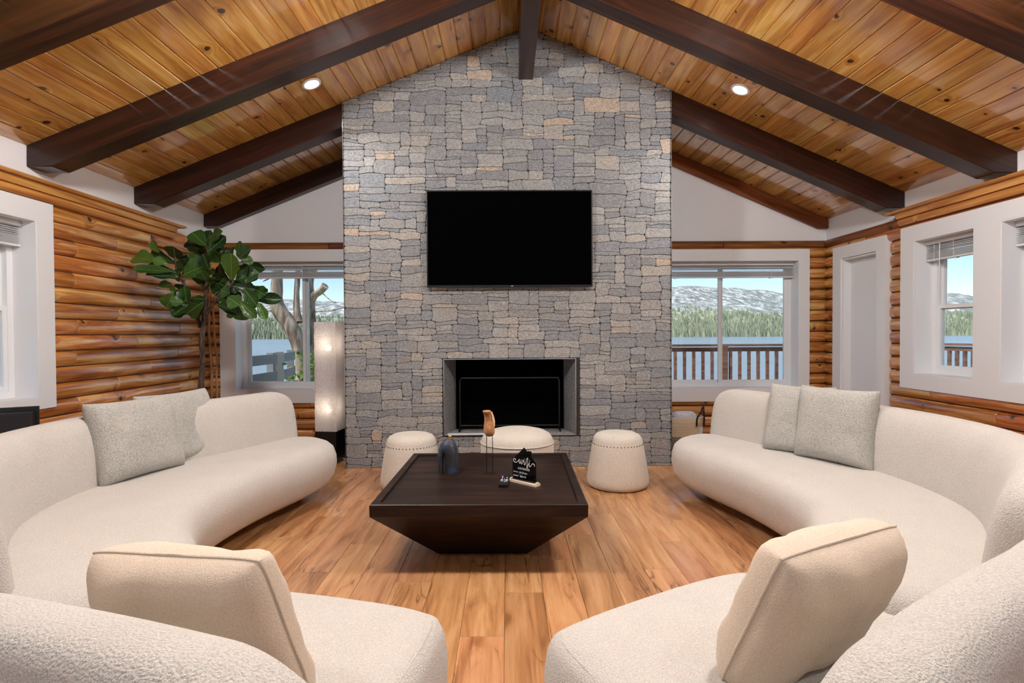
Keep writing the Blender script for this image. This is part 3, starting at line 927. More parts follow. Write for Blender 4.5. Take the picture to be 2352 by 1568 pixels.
# ------------------------------------------------------------------ television
a, b = atY(979, 437, YC - .06), atY(1361, 658, YC - .06)
tw, th_ = b.x - a.x, a.z - b.z
tv = thing('television', 'large black wall-mounted flat television on the stone chimney', 'television', ((a.x + b.x) / 2, YC - .06, b.z))
MB().box((-tw / 2 + .06, .012, .05), (tw / 2 - .06, .045, th_ - .08)).build('rear_housing', M['black'], tv)
MB().box((-.25, .045, .3), (.25, .053, .6)).build('wall_bracket', M['black'], tv)
mb = frame_rect(MB(), 'y', -tw / 2, tw / 2, 0, th_, .010, 0, .03); mb.box((-tw / 2 + .01, 0, .01), (tw / 2 - .01, .02, .018))
mb.build('bezel', M['bezel'], tv)
MB().box((-tw / 2 + .009, .003, .017), (tw / 2 - .009, .012, th_ - .009)).build('screen', M['screen'], tv)
me = text_mesh('LG', .014, M['lettering'], 'brand_mark')
o = link('maker_mark', me, tv); o.matrix_basis = Matrix.Translation((.012, -.001, .004)) @ Matrix.Rotation(pi / 2, 4, 'X')

# ------------------------------------------------------------------ sofas
def offset_loop(P, d):
    n = len(P); out = []
    for _ in range(int(max(0, d - .02) * 180)):
        P = [P[i] * .5 + (P[i - 1] + P[(i + 1) % n]) * .25 for i in range(n)]
    for i in range(n):
        t_ = (P[(i + 1) % n] - P[i - 1]).normalized()
        out.append(Vector((P[i].x - t_.y * d, P[i].y + t_.x * d)))
    return out
def area2(P): return sum(P[i].x * P[(i + 1) % len(P)].y - P[(i + 1) % len(P)].x * P[i].y for i in range(len(P)))
def seat_part(outline, prof, parent, name='seat', mat='boucle', n=140):
    P = spline(outline, n, True)
    if area2(P) < 0: P.reverse()
    rings = [[(p.x, p.y, z) for p in offset_loop(P, ins)] for ins, z in prof]
    MB().loft(rings).build(name, M[mat], parent, 60)
    return P
SEAT = [(.17, .07), (.10, .085), (.05, .12), (.018, .18), (0, .25), (.004, .31), (.022, .365), (.05, .397), (.085, .414), (.14, .42)]
SEATN = [(.14, .10), (.07, .11), (.025, .16), (.004, .23), (0, .30), (.008, .36), (.025, .395), (.05, .413), (.09, .42)]
def back_part(line, out_sign, parent, z0=.2, zt=.775, th=.21, lean=.12, R=.2, n=60, mat='boucle', ends=(1, 1), seam=False):
    P = spline(line, n * 3)
    L = sum((P[i] - P[i - 1]).length for i in range(1, len(P)))
    ss = []
    for i in range(n):                       # denser at the ends
        u = i / (n - 1); ss.append(L * (u - .6 * sin(2 * pi * u) / (2 * pi)))
    rings = []; acc = [0]
    for i in range(1, len(P)): acc.append(acc[-1] + (P[i] - P[i - 1]).length)
    k_ = 0; m = 26
    for s_ in ss:
        while k_ < len(P) - 2 and acc[k_ + 1] < s_: k_ += 1
        p = P[k_].lerp(P[k_ + 1], min(1, (s_ - acc[k_]) / max(acc[k_ + 1] - acc[k_], 1e-9)))
        tt = (P[min(k_ + 2, len(P) - 1)] - P[max(k_ - 1, 0)]).normalized()
        nn = Vector((tt.y, -tt.x)) * out_sign
        def ez(d, r): q = max(0, min(1, d / r)); return sqrt(max(0, 1 - (1 - q) ** 2))
        e1 = min(ez(s_, R) if ends[0] else 1, ez(L - s_, R) if ends[1] else 1)
        e2 = min(ez(s_, .09) if ends[0] else 1, ez(L - s_, .09) if ends[1] else 1)
        top = z0 + (zt - z0) * (.74 + .26 * e1)
        hw = th / 2 * (.12 + .88 * e2)
        zc, hh = (z0 + top) / 2, (top - z0) / 2
        r = []
        for j in range(m):
            a = 2 * pi * j / m
            ca, sa = cos(a), sin(a)
            ex = 2 / 3.2
            o_ = hw * math.copysign(abs(ca) ** ex, ca)
            z = zc + hh * math.copysign(abs(sa) ** ex, sa)
            o_ += lean * (z - z0)
            r.append((p.x + nn.x * o_, p.y + nn.y * o_, z))
        rings.append(r)
    MB().loft(rings).build('backrest', M[mat], parent, 60)
    return rings
def legs(parent, pts, z=.09):
    for x, y in pts:
        MB().loft([[(x + sx * s, y + sy * s, zz) for sx, sy in ((-1, -1), (1, -1), (1, 1), (-1, 1))] for s, zz in ((.018, 0), (.025, z + .03))]).build('leg', M['espresso'], parent)

JUNC = [(1.585, 4.36), (1.82, 3.80), (2.06, 3.30), (2.13, 2.85), (2.05, 2.40), (1.80, 2.02), (1.47, 1.70)]
INNER = [(1.47, 4.38), (1.30, 4.24), (1.225, 4.02), (1.26, 3.75), (1.36, 3.42), (1.42, 3.08), (1.43, 2.75), (1.35, 2.45), (1.18, 2.2), (1.02, 2.02), (.985, 1.88), (1.05, 1.76), (1.2, 1.64), (1.4, 1.58)]
OUTER = [(1.60, 1.68), (1.92, 1.98), (2.17, 2.38), (2.25, 2.85), (2.18, 3.34), (1.94, 3.86), (1.74, 4.30), (1.62, 4.41)]
def far_sofa(mx, label):
    m = (lambda p: (p[0], p[1])) if mx > 0 else (lambda p: (-p[0] - .05, p[1]))
    base = Vector((*m((1.75, 3.0)), 0))
    t = thing('curved_sofa', label, 'sofa', base, group='cream boucle sofas')
    lc = lambda pts: [(m(p)[0] - base.x, m(p)[1] - base.y) for p in pts]
    seat_part(lc(INNER + OUTER), SEAT, t)
    J = [Vector(p) for p in JUNC]
    ctr = []
    for i, p in enumerate(J):
        tt = (J[min(i + 1, len(J) - 1)] - J[max(i - 1, 0)]).normalized()
        ctr.append((p.x - tt.y * .085, p.y + tt.x * .085))
    # J runs towards the camera; outward is +x on the right side
    back_part(lc(ctr), (-1 if mx > 0 else 1), t)
    legs(t, lc([(1.55, 4.15), (1.75, 3.0), (1.95, 2.85), (1.5, 2.2), (1.25, 1.9), (1.9, 3.5)]))
    return t
far_sofa(1, 'long curved cream boucle sofa in front of the right wall windows')
far_sofa(-1, 'long curved cream boucle sofa along the left log wall')

def near_sofa(org, ang, mx, depth, label, ext=0, bx=-.02, zt=.8):
    """local: x along the back away from the room centre, y towards the far seat edge"""
    t = thing('curved_sofa', label, 'sofa', (org[0], org[1], 0), ang, 'cream boucle sofas')
    D = depth
    e = ext
    out = [(.05 - e, .0), (.035 - e, D * .35), (.04 - e, D * .7), (.07 - e, D * .93), (.17 - e, D), (.42, D + .012), (.68, D + .0), (.83, D - .04), (.91, D * .82), (.95, D * .5), (.98, .15), (.97, -.06), (.85, -.12), (.5, -.13), (.18 - e, -.12), (.07 - e, -.07)]
    out = [(x * mx, y) for x, y in out]
    P = seat_part(out, SEATN, t)
    q = [(p.x, p.y, .4045) for p in offset_loop(P, .042)]
    q = sorted([p for p in q if p[0] * mx < .09 and .02 < p[1] < D * .93], key=lambda p: p[1])
    MB().tube(q, .003, 6).build('seat_seam', M['boucle'], t, 60)
    line = [(x * mx, y) for x, y in [(bx, -.05), (.2, -.02), (.45, -.01), (.7, -.005), (.95, .02)]]
    rings = back_part(line, 1 if mx > 0 else -1, t, z0=.13, zt=zt, th=.2, lean=.1, R=.2, ends=(1, 1))
    rg = rings[7]
    MB().tube([Vector(p) for p in rg], .004, 6, True).build('back_seam', M['boucle'], t, 60)
    legs(t, [(x * mx, y) for x, y in ((.14, .02), (.12, D - .14), (.85, .02), (.8, D - .16))])
    return t
A_R, A_L = radians(29.4), radians(-15)
near_sofa((.455, .80), A_R, 1, .79, 'near cream boucle sofa section at the bottom right, its back to the camera', .07, -.13, .785)
near_sofa((-.33, .795), A_L, -1, .825, 'near cream boucle sofa section at the bottom left, its back to the camera', .025, -.15, .805)

# ------------------------------------------------------------------ cushions
def pillow_mesh(wd, ht, th, mat, seed, ears=.05, n=22, wrinkle=.004, cp=0):
    vs = []; fs = []
    sq = lambda a: math.copysign(1 - (1 - abs(a)) ** 1.5, a)
    for s_ in (1, -1):
        o = len(vs)
        for i in range(n + 1):
            for j in range(n + 1):
                u, v = sq(-1 + 2 * i / n), sq(-1 + 2 * j / n)
                x = wd / 2 * u * (1 - ears * (1 - v * v))
                z = ht / 2 * v * (1 - ears * (1 - u * u))
                k4 = 1 - cp * (u * v) ** 4; x *= k4; z *= k4
                t_ = th / 2 * (max(0, (1 - u ** 6) * (1 - v ** 6))) ** .5
                nz_ = wrinkle * noise.noise(Vector((x * 14 + seed, z * 14, s_ * 3))) + wrinkle * 1.5 * noise.noise(Vector((x * 5 + seed, z * 5, s_ * 5)))
                vs.append((x, s_ * (t_ + nz_ * min(1, t_ * 20)), z + ht / 2))
        for i in range(n):
            for j in range(n):
                a = o + i * (n + 1) + j
                f = (a, a + 1, a + n + 2, a + n + 1)
                fs.append(f if s_ > 0 else f[::-1])
    m = MB().add(vs, fs)
    me = m.mesh('cover', M[mat], 180)
    bm = bmesh.new(); bm.from_mesh(me); bmesh.ops.remove_doubles(bm, verts=bm.verts, dist=.0005); bm.to_mesh(me); bm.free()
    return me
def pillow(b0, b1, top_off, ht, th, mat, label, group, seed, seam=True, ears=.05, z=.42, roll=0, cp=0):
    """b0,b1: bottom corners in plan; top_off: plan vector from bottom edge to top edge"""
    b0, b1 = Vector((*b0, z)), Vector((*b1, z))
    ex = (b1 - b0); wd = ex.length; ex.normalize()
    off = Vector((*top_off, 0))
    off -= ex * off.dot(ex)
    h_ = sqrt(max(ht * ht - off.length_squared, .01))
    ez = (off + Vector((0, 0, h_))).normalized()
    ey = ez.cross(ex)
    mw = Matrix((ex, ey, ez)).transposed().to_4x4()
    mw.translation = (b0 + b1) / 2 + Vector((0, 0, -.012))
    if roll: mw = mw @ Matrix.Rotation(roll, 4, 'Y')
    t = thing('throw_pillow', label, 'pillow', group=group)
    t.matrix_basis = mw
    link('cover', pillow_mesh(wd, ht, th, mat, seed, ears, wrinkle=.011 if cp else .006, cp=cp), t)
    if seam:
        pts = []
        for k_ in range(64):
            s_ = k_ / 16; q = int(s_); f_ = -1 + 2 * (s_ - q)
            u, v = ((f_, -1), (1, f_), (-f_, 1), (-1, -f_))[q]
            k4 = 1 - cp * (u * v) ** 4
            pts.append((wd / 2 * u * (1 - ears * (1 - v * v)) * k4, 0, ht / 2 * v * (1 - ears * (1 - u * u)) * k4 + ht / 2))
        MB().tube(pts, .0035, 6, True).build('edge_seam', M[mat], t, 60)
    return t
def loc2(org, ang, mx, u, v):
    return (org[0] + cos(ang) * u * mx - sin(ang) * v, org[1] + sin(ang) * u * mx + cos(ang) * v)
OR, OL = (.455, .80), (-.33, .795)
pr = [loc2(OR, A_R, 1, u, v) for u, v in ((.235, .37), (.67, .35))]
pillow(pr[0], pr[1], (.08, -.14), .39, .17, 'linen', 'plain beige linen pillow leaning on the near right sofa section', 'beige linen pillows', 3, ears=.035, cp=.05)
pl = [loc2(OL, A_L, -1, u, v) for u, v in ((.62, .34), (.17, .34))]
pillow(pl[0], pl[1], (-.03, -.13), .395, .15, 'linen', 'plain beige linen pillow leaning on the near left sofa section', 'beige linen pillows', 11, ears=.035, cp=.05, roll=radians(-4))
def P2(x, y): p = atZ(x, y, .42); return (p.x, p.y)
pillow(P2(1825, 1042), P2(2004, 1080), (.06, .05), .47, .17, 'speckle', 'grey speckled pillow in front of its twin on the right sofa', 'grey speckled pillows', 5, False)
pillow(P2(1752, 1028), P2(1905, 1052), (.09, .10), .47, .15, 'speckle', 'grey speckled pillow half hidden behind its twin on the right sofa', 'grey speckled pillows', 8, False)
pillow(P2(232, 1117), P2(423, 1064), (-.11, .06), .46, .17, 'speckle', 'grey speckled pillow in front of its twin on the left sofa', 'grey speckled pillows', 13, False)
pillow(P2(345, 1078), P2(505, 1034), (-.1, .09), .46, .15, 'speckle', 'grey speckled pillow half hidden behind its twin on the left sofa', 'grey speckled pillows', 17, False)

# ------------------------------------------------------------------ coffee table
TZ = .368
TX, TY, TA, TB = -.137, 3.285, .545, .585
t = thing('coffee_table', 'dark espresso wood square coffee table with tray top and tapered base', 'coffee table', (TX, TY, 0), radians(-1.0))
rim = MB()
def rect(a, b, z): return [(-a, -b, z), (a, -b, z), (a, b, z), (-a, b, z)]
rim.loft([rect(TA, TB, TZ - .062), rect(TA + .001, TB + .001, TZ - .004), rect(TA - .004, TB - .004, TZ), rect(TA - .042, TB - .042, TZ), rect(TA - .046, TB - .046, TZ - .016), rect(TA - .046, TB - .046, TZ - .05)], cap=False)
rim.build('rim', M['espresso'], t)
MB().box((-TA + .045, -TB + .045, TZ - .03), (TA - .045, TB - .045, TZ - .014)).build('tray_top', M['espresso'], t)
MB().loft([rect(.245, .285, 0), rect(TA, TB, TZ - .0625)]).build('base', M['espresso'], t)
TT = TZ - .014

# ------------------------------------------------------------------ vase
p = atZ(1030, 1086, TT)
t = thing('vase', 'dark blue-black ribbed ceramic loop vase with a small gold neck on the coffee table', 'vase', (p.x, p.y, TT), radians(8))
def glaze():
    q = NT('blue_glaze'); tc = q.n('TexCoord').outputs['Object']
    wv = q.n('TexWave', i_Vector=tc, i_Scale=70.0, i_Distortion=9.0, i_Detail=2.0, bands_direction='Z').outputs[0]
    n_ = q.n('TexNoise', i_Vector=tc, i_Scale=12.0, i_Detail=4.0).outputs[0]
    q.bsdf(Base_Color=q.ramp(n_, [(.35, c(38, 34, 34)), (.55, c(44, 50, 64)), (.7, c(66, 88, 118))]), Roughness=.38, Normal=q.bump(wv, .35, .002))
    return q.m
M['glaze'] = glaze()
# an arch: thick right column, thin left leg, joined over the top
mb = MB()
def ell(cx_, cy_, z, rx, ry, n=18): return [(cx_ + rx * cos(2 * pi * j / n), cy_ + ry * sin(2 * pi * j / n), z) for j in range(n)]
mb.loft([ell(.018, 0, 0, .040, .042), ell(.018, 0, .01, .043, .046), ell(.018, 0, .07, .042, .047), ell(.016, 0, .12, .043, .047), ell(.004, 0, .155, .053, .046), ell(.0, 0, .18, .050, .043), ell(.002, 0, .2, .036, .034), ell(.004, 0, .21, .022, .022), ell(.006, 0, .215, .014, .014)])
mb.build('body', M['glaze'], t, 60)
MB().tube([(-.044, .0, .002), (-.047, 0, .05), (-.047, 0, .10), (-.041, 0, .135), (-.03, 0, .16), (-.01, 0, .175)], [.015, .017, .018, .022, .028, .03], 12).build('handle', M['glaze'], t, 60)
MB().lathe([(.010, .21), (.012, .216), (.009, .222), (.014, .230), (.013, .231), (.007, .222)], 16, (.012, 0)).build('neck', plain('gold', c(214, 160, 88), .3, Metallic=1.0), t, 50)

# ------------------------------------------------------------------ bird sculpture
p = atZ(1124, 1088, TT)
t = thing('bird_figurine', 'carved tan wooden bird on two thin wire legs on the coffee table', 'figurine', (p.x, p.y, TT))
def wood_carved():
    q = NT('carved_wood'); tc = q.n('TexCoord').outputs['Object']
    n_ = q.n('TexNoise', i_Vector=tc, i_Scale=22.0, i_Detail=4.0).outputs[0]
    q.bsdf(Base_Color=q.ramp(n_, [(.35, c(150, 96, 56)), (.65, c(206, 152, 104))]), Roughness=.6)
    return q.m
M['carved'] = wood_carved()
zb = .232
mb = MB().loft([ell(.002, .004, zb, .012, .012), ell(.002, .004, zb + .006, .024, .022), ell(.002, .002, zb + .024, .033, .03), ell(0, 0, zb + .05, .034, .032), ell(-.003, -.004, zb + .08, .028, .028),
            ell(-.006, -.008, zb + .105, .022, .022), ell(-.009, -.012, zb + .13, .02, .022), ell(-.012, -.018, zb + .15, .024, .03), ell(-.013, -.02, zb + .158, .026, .034), ell(-.013, -.02, zb + .161, .024, .031)])
mb.build('body', M['carved'], t, 60)
MB().loft([ell(.02, .012, zb + .04, .006, .02), ell(.024, .014, zb + .06, .012, .026), ell(.024, .016, zb + .09, .013, .028), ell(.02, .018, zb + .12, .010, .022), ell(.014, .018, zb + .148, .005, .012)]).build('wing', plain('pale_carved_wood', c(222, 188, 150), .6), t, 60)
for sx in (-.017, .022):
    lg = MB().tube([(sx, 0, 0.003), (sx * .9, 0, zb + .01)], .0022, 6).build('leg', M['metal'], t, 60)
    mb = MB()
    for dx, dy in ((-.022, .012), (.0, -.03), (.024, .012)):
        mb.tube([(sx, 0, .006), (sx + dx, dy, .002)], .002, 6)
    mb.build('claw', M['metal'], lg)

# ------------------------------------------------------------------ wifi sign
pL, pR = atZ(1174, 1104, TT), atZ(1236, 1118, TT)
sw = (pR - pL).length
ang = atan2(pR.y - pL.y, pR.x - pL.x)
t = thing('tabletop_sign', 'black house-shaped acrylic wifi sign in a pale wooden stand on the coffee table', 'sign', ((pL.x + pR.x) / 2, (pL.y + pR.y) / 2 + .01, TT), ang)
MB().box((-sw / 2, -.022, 0), (sw / 2, .022, .012)).build('stand', M['pale_wood'], t)
for s_ in (-1, 1): MB().box((s_ * (sw / 2 - .006) - .006, -.012, .012), (s_ * (sw / 2 - .006) + .006, .012, .02)).build('stand_lip', M['pale_wood'], t)
hw = sw / 2 - .014; hb, he, hp = .012, .128, .207
poly = [(-hw, hb), (hw, hb), (hw, he), (hw * .62, he + (hp - he) * .38), (hw * .62, he + (hp - he) * .80), (hw * .3, he + (hp - he) * .80), (hw * .3, he + (hp - he) * .70), (0, hp), (-hw, he)]
MB().prism(poly, 'y', -.002, .002).build('panel', M['acrylic'], t)
# brush lettering of the word: strokes as flat tubes
sc_ = hw * 1.9
strokes = [
    [(-.37, .05), (-.40, .10), (-.45, .10), (-.48, .05), (-.45, -.01), (-.38, -.03), (-.30, .0), (-.24, .06), (-.21, .12), (-.215, .04), (-.195, -.04), (-.165, -.03), (-.135, .05), (-.125, .12), (-.13, .03), (-.11, -.05), (-.075, -.02), (-.05, .06), (-.045, .12)],
    [(-.045, .12), (-.02, .07), (.01, .09), (.012, .02), (.02, -.06), (.05, -.05), (.085, .03), (.12, .13), (.15, .20), (.175, .20), (.175, .13), (.15, .0), (.13, -.12), (.15, -.17), (.175, -.13), (.17, -.06), (.195, -.04), (.225, .02), (.245, .07), (.237, -.01), (.247, -.08), (.28, -.09), (.32, -.05), (.37, .02), (.42, .04), (.46, .01), (.475, -.05)]]
mb = MB()
zc_ = .118
for s_ in strokes:
    mb.tube([(x * sc_, -.0025, zc_ + y * sc_ * .95) for x, y in [(q.x, q.y) for q in spline(s_, 90)]], .0021, 6)
for dx, dy in ((.03, .155), (.262, .125)): mb.sphere((dx * sc_, -.0025, zc_ + dy * sc_ * .95), .0028, 6)
mb.build('lettering', M['lettering'], t, 60)
def sign_text(txt, size, x, z, sq):
    o_ = link('lettering', text_mesh(txt, size, M['lettering'], 'lettering', sq), t)
    o_.matrix_basis = Matrix.Translation((x, -.0026, z)) @ Matrix.Rotation(pi / 2, 4, 'X')
sign_text('IS ON THE HOUSE', .017, -hw * .52, .077, .62)
sign_text('NETWORK', .009, -hw * .93, .056, .8)
sign_text('329 Gibralter', .013, -hw * .42, .055, .85)
sign_text('PASSWORD', .009, -hw * .93, .034, .8)
sign_text('Bigbear123', .013, -hw * .36, .033, .8)

# ------------------------------------------------------------------ remote control
p = atZ(1159, 1107, TT)
t = thing('remote_control', 'small black remote control with coloured buttons on the coffee table', 'remote control', (p.x, p.y, TT), radians(-4))
mb = MB(); rw, rl = .025, .11
mb.loft([[(x * k_, y * k2, z) for x, y in ((-rw, -rl), (rw, -rl), (rw, rl), (-rw, rl))] for z, k_, k2 in ((0, .9, .97), (.004, 1, 1), (.016, 1, 1), (.02, .92, .98))])
mb.build('body', M['black'], t)
bc = {'red': c(200, 60, 70), 'green': c(70, 130, 90), 'yellow': c(220, 200, 130), 'blue': c(110, 130, 190), 'white': c(235, 235, 235), 'pink': c(220, 130, 140)}
bm_ = {k_: plain('button_' + k_, v, .5) for k_, v in bc.items()}
for k_, (bx, by, sx, sy) in (('red', (-.016, -.06, .004, .006)), ('green', (-.005, -.06, .004, .006)), ('yellow', (.006, -.06, .004, .006)), ('blue', (.016, -.06, .004, .006)),
                           ('white', (-.014, -.03, .006, .008)), ('white', (.014, -.03, .006, .008)), ('pink', (-.014, .05, .005, .007)), ('blue', (.0, -.02, .003, .02)), ('white', (-.013, .015, .002, .012)), ('white', (.013, .02, .002, .012))):
    MB().box((bx - sx, by - sy, .019), (bx + sx, by + sy, .022)).build('button', bm_[k_], t)

# ------------------------------------------------------------------ stools and ottoman
def stool(x, y, label, name='drum_stool', sc=1.0):
    t = thing(name, label, 'stool', (x, y, 0), random.random() * 3, 'boucle drum stools')
    prof = [(.0, .0), (.215, 0), (.236, .012), (.245, .04), (.243, .08), (.225, .2), (.208, .30), (.2, .345), (.197, .352), (.196, .36), (.19, .385), (.172, .408), (.14, .422), (.08, .43), (.0, .432)]
    MB().lathe(prof[1:-1], 40).build('body', M['stool'], t, 70)
    mb = MB()
    for k_ in range(46):
        a = 2 * pi * k_ / 46
        mb.sphere((.2 * cos(a), .2 * sin(a), .342), .0052, 6)
    mb.build('nailhead_band', M['nail'], t, 60)
    return t
stool(.878, 4.335, 'small cream boucle drum stool with nailheads, right of the coffee table')
stool(-.768, 4.33, 'small cream boucle drum stool with nailheads, behind the left corner of the table')
t = thing('round_ottoman', 'wide round cream boucle ottoman in front of the firebox', 'ottoman', (.075, 4.31, 0))
MB().lathe([(.24, 0), (.265, .01), (.283, .05), (.288, .15), (.29, .3), (.289, .36), (.287, .364), (.284, .378), (.276, .40), (.26, .422), (.22, .445), (.15, .462), (.07, .47)], 48).build('body', M['stool'], t, 70)
MB().tube([(.291 * cos(2 * pi * k_ / 48), .291 * sin(2 * pi * k_ / 48), .362) for k_ in range(48)], .005, 6, True).build('seam', M['stool'], t, 60)

# ------------------------------------------------------------------ floor lamp
LW = .105
lx_, ly_ = atZ(748, 1066, 0).x, 5.2
t = thing('floor_lamp', 'tall square floor lamp with glowing white fibre shade and black base beside the chimney', 'floor lamp', (-1.70, 5.22, 0), radians(-7))
MB().box((-LW, -LW, 0), (LW, LW, .305)).build('base', M['black'], t)
sh = MB()
hz = [.305 + (1.335 - .305) * i / 44 for i in range(45)]
rings = []
for i, z in enumerate(hz):
    r = []
    for q in range(4):
        for k_ in range(9):
            f_ = -1 + 2 * k_ / 9
            x, y = ((f_, -1), (1, f_), (-f_, 1), (-1, -f_))[q]
            j_ = 1 + .05 * noise.noise(Vector((x * 7 + q, y * 7, z * 22)))
            r.append((x * LW * .985 * j_, y * LW * .985 * j_, z))
    rings.append(r)
sh.loft(rings, cap=False).build('shade', M['shade'], t, 180)
MB().box((-.012, -.012, .3), (.012, .012, 1.1)).build('stem', M['metal'], t)
for z in (.50, 1.09):
    MB().sphere((0, -.03, z), .03, 12).build('bulb', M['bulb'], t, 60)
    ld = bpy.data.lights.new('floor_lamp_bulb', 'POINT'); ld.energy = .4; ld.color = (1, .84, .66); ld.shadow_soft_size = .035
    lo = bpy.data.objects.new('floor_lamp_bulb', ld); COL.objects.link(lo); lo.parent = t; lo.location = (.0, -.03, z + .06)
MB().tube([(LW, .05, .02), (LW + .05, .03, .006), (LW + .07, -.05, .006), (LW + .05, .12, .006), (LW + .03, .5, .006)], .004, 6).build('cord', M['white'], t, 60)

# ------------------------------------------------------------------ basket with towels
bx_, by_ = 1.735, 5.42
t = thing('storage_basket', 'cream and grey woven rope basket with black handles beside the chimney', 'basket', (bx_, by_, 0))
def rope():
    q = NT('rope_weave'); tc = q.n('TexCoord').outputs['Object']; sp = q.n('SeparateXYZ', i_0=tc)
    wv = q.n('TexWave', i_Vector=tc, i_Scale=28.0, i_Distortion=.3, bands_direction='Z').outputs[0]
    ch_ = q.n('TexChecker', i_Vector=tc, i_Scale=120.0, i_1=c(190, 172, 148), i_2=c(40, 38, 38)).outputs[0]
    low = q.math('LESS_THAN', sp.outputs[2], .2)
    col = q.mix(low, q.ramp(wv, [(.2, c(176, 154, 126)), (.6, c(226, 208, 184))]), ch_)
    q.bsdf(Base_Color=col, Roughness=.9, Normal=q.bump(wv, .8, .006)); return q.m
M['rope'] = rope()
n = 40
def oval(rx, ry, z): return [(rx * math.copysign(abs(cos(2 * pi * j / n)) ** .75, cos(2 * pi * j / n)), ry * math.copysign(abs(sin(2 * pi * j / n)) ** .75, sin(2 * pi * j / n)), z) for j in range(n)]
MB().loft([oval(.18, .14, .0), oval(.19, .15, .02), oval(.198, .158, .15), oval(.202, .162, .3), oval(.208, .166, .385), oval(.203, .161, .39), oval(.195, .154, .38), oval(.185, .145, .05)]).build('body', M['rope'], t, 50)
for s_ in (-1, 1):
    MB().tube(spline([(s_ * .207, -.05, .31), (s_ * .212, -.045, .39), (s_ * .225, 0, .475), (s_ * .212, .045, .39), (s_ * .207, .05, .31)], 24), .009, 8).build('handle', M['black'], t, 60)
# one handle on the face turned to the room
MB().tube(spline([(.10, -.168, .31), (.105, -.172, .39), (.155, -.18, .465), (.178, -.15, .39), (.178, -.142, .31)], 24), .009, 8).build('handle', M['black'], t, 60)
def towel(x, y, z, L, r, rz, label):
    tt = thing('rolled_towel', label, 'towel', (x, y, z), rz, 'towels in the basket')
    rg = []
    for i in range(9):
        f_ = -1 + 2 * i / 8; e = (1 - abs(f_) ** 5) ** .5 if abs(f_) < 1 else .05
        rg.append([(f_ * L / 2, r * e * cos(2 * pi * j / 18) * (1 + .06 * noise.noise(Vector((f_ * 3, j, z * 9)))), r * .8 * e * sin(2 * pi * j / 18) * (1 + .06 * noise.noise(Vector((j, f_ * 3, 4))))) for j in range(18)])
    MB().loft(rg).build('terry_roll', M['towel'], tt, 70)
    return tt
towel(bx_ + .01, by_ - .06, .385, .26, .07, .1, 'pale grey rolled towel on top in the woven basket')
towel(bx_ - .05, by_ + .07, .36, .24, .06, .3, 'darker grey rolled towel at the back of the woven basket')
MB().box((-.17, -.13, .05), (.17, .13, .30)).build('folded_stack', M['towel'], t)

# ------------------------------------------------------------------ black perforated box by the left window
t = thing('tower_speaker', 'black perforated tower speaker at the left edge behind the left sofa', 'speaker', (-3.08, 3.42, 0), radians(28))
def perf():
    q = NT('perforated_black'); tc = q.n('TexCoord').outputs['Object']
    vo = q.n('TexVoronoi', i_Vector=tc, i_Scale=110.0, i_Randomness=0.0).outputs['Distance']
    q.bsdf(Base_Color=q.ramp(vo, [(.25, c(3, 3, 3)), (.4, c(30, 30, 32))]), Roughness=.45); return q.m
M['perf'] = perf()
MB().box((-.085, -.075, .02), (.085, .075, .735)).build('body', M['black'], t)
MB().box((-.098, -.105, 0.0), (.098, -.085, .748)).build('front_grille', M['perf'], t)
MB().box((-.098, .085, 0.0), (.098, .105, .765)).build('rear_panel', M['perf'], t)
for x in (-.06, .06): MB().box((x - .01, -.085, .05), (x + .01, .085, .08)).build('spacer', M['black'], t)

# ------------------------------------------------------------------ fiddle leaf fig
FY = 4.95
fp = atY(463, 900, FY)
fx, fy = fp.x, FY
t = thing('fig_tree', 'tall fiddle leaf fig tree in the left corner behind the sofa', 'plant', (fx, fy, 0))
def fpt(px, py, dy=0): p = atY(px, py, FY + dy); return Vector((p.x - fx, p.y - fy, p.z))
def ppath(pp): return [fpt(*q) for q in pp]
def stem_part(name, pp, r0, r1, parent):
    pts = spline([tuple(q) for q in pp], 18)
    return MB().tube(pts, [r0 + (r1 - r0) * i / 17 for i in range(18)], 9).build(name, M['fig_bark'], parent, 60)
stem_part('trunk', [Vector((.02, 0, .25)), Vector((.01, 0, .45))] + ppath([(461, 901), (466, 836), (463, 784), (467, 745), (471, 700), (475, 653), (479, 600), (480, 575)]), .03, .014, t)
stem_part('branch', ppath([(461, 752), (450, 720, -.03), (440, 690, -.06), (425, 655, -.08), (412, 636, -.1), (404, 610, -.12), (402, 590, -.12)]), .017, .009, t)
stem_part('branch', ppath([(468, 735), (480, 712, -.04), (492, 694, -.08), (505, 675, -.1), (525, 662, -.12), (535, 645, -.14)]), .017, .009, t)
stem_part('branch', ppath([(425, 675, -.05), (410, 672, -.08), (398, 668, -.1)]), .006, .004, t)
MB().lathe([(.15, 0), (.19, .02), (.2, .3), (.205, .32), (.19, .325), (.185, .28), (.0, .28)][:6], 28).build('pot', plain('dark_pot', c(40, 36, 34), .6), t, 50)
MB().lathe([(.01, .27), (.18, .275), (.185, .26), (.01, .255)], 24).build('soil', plain('soil', c(50, 36, 26), .95), t)
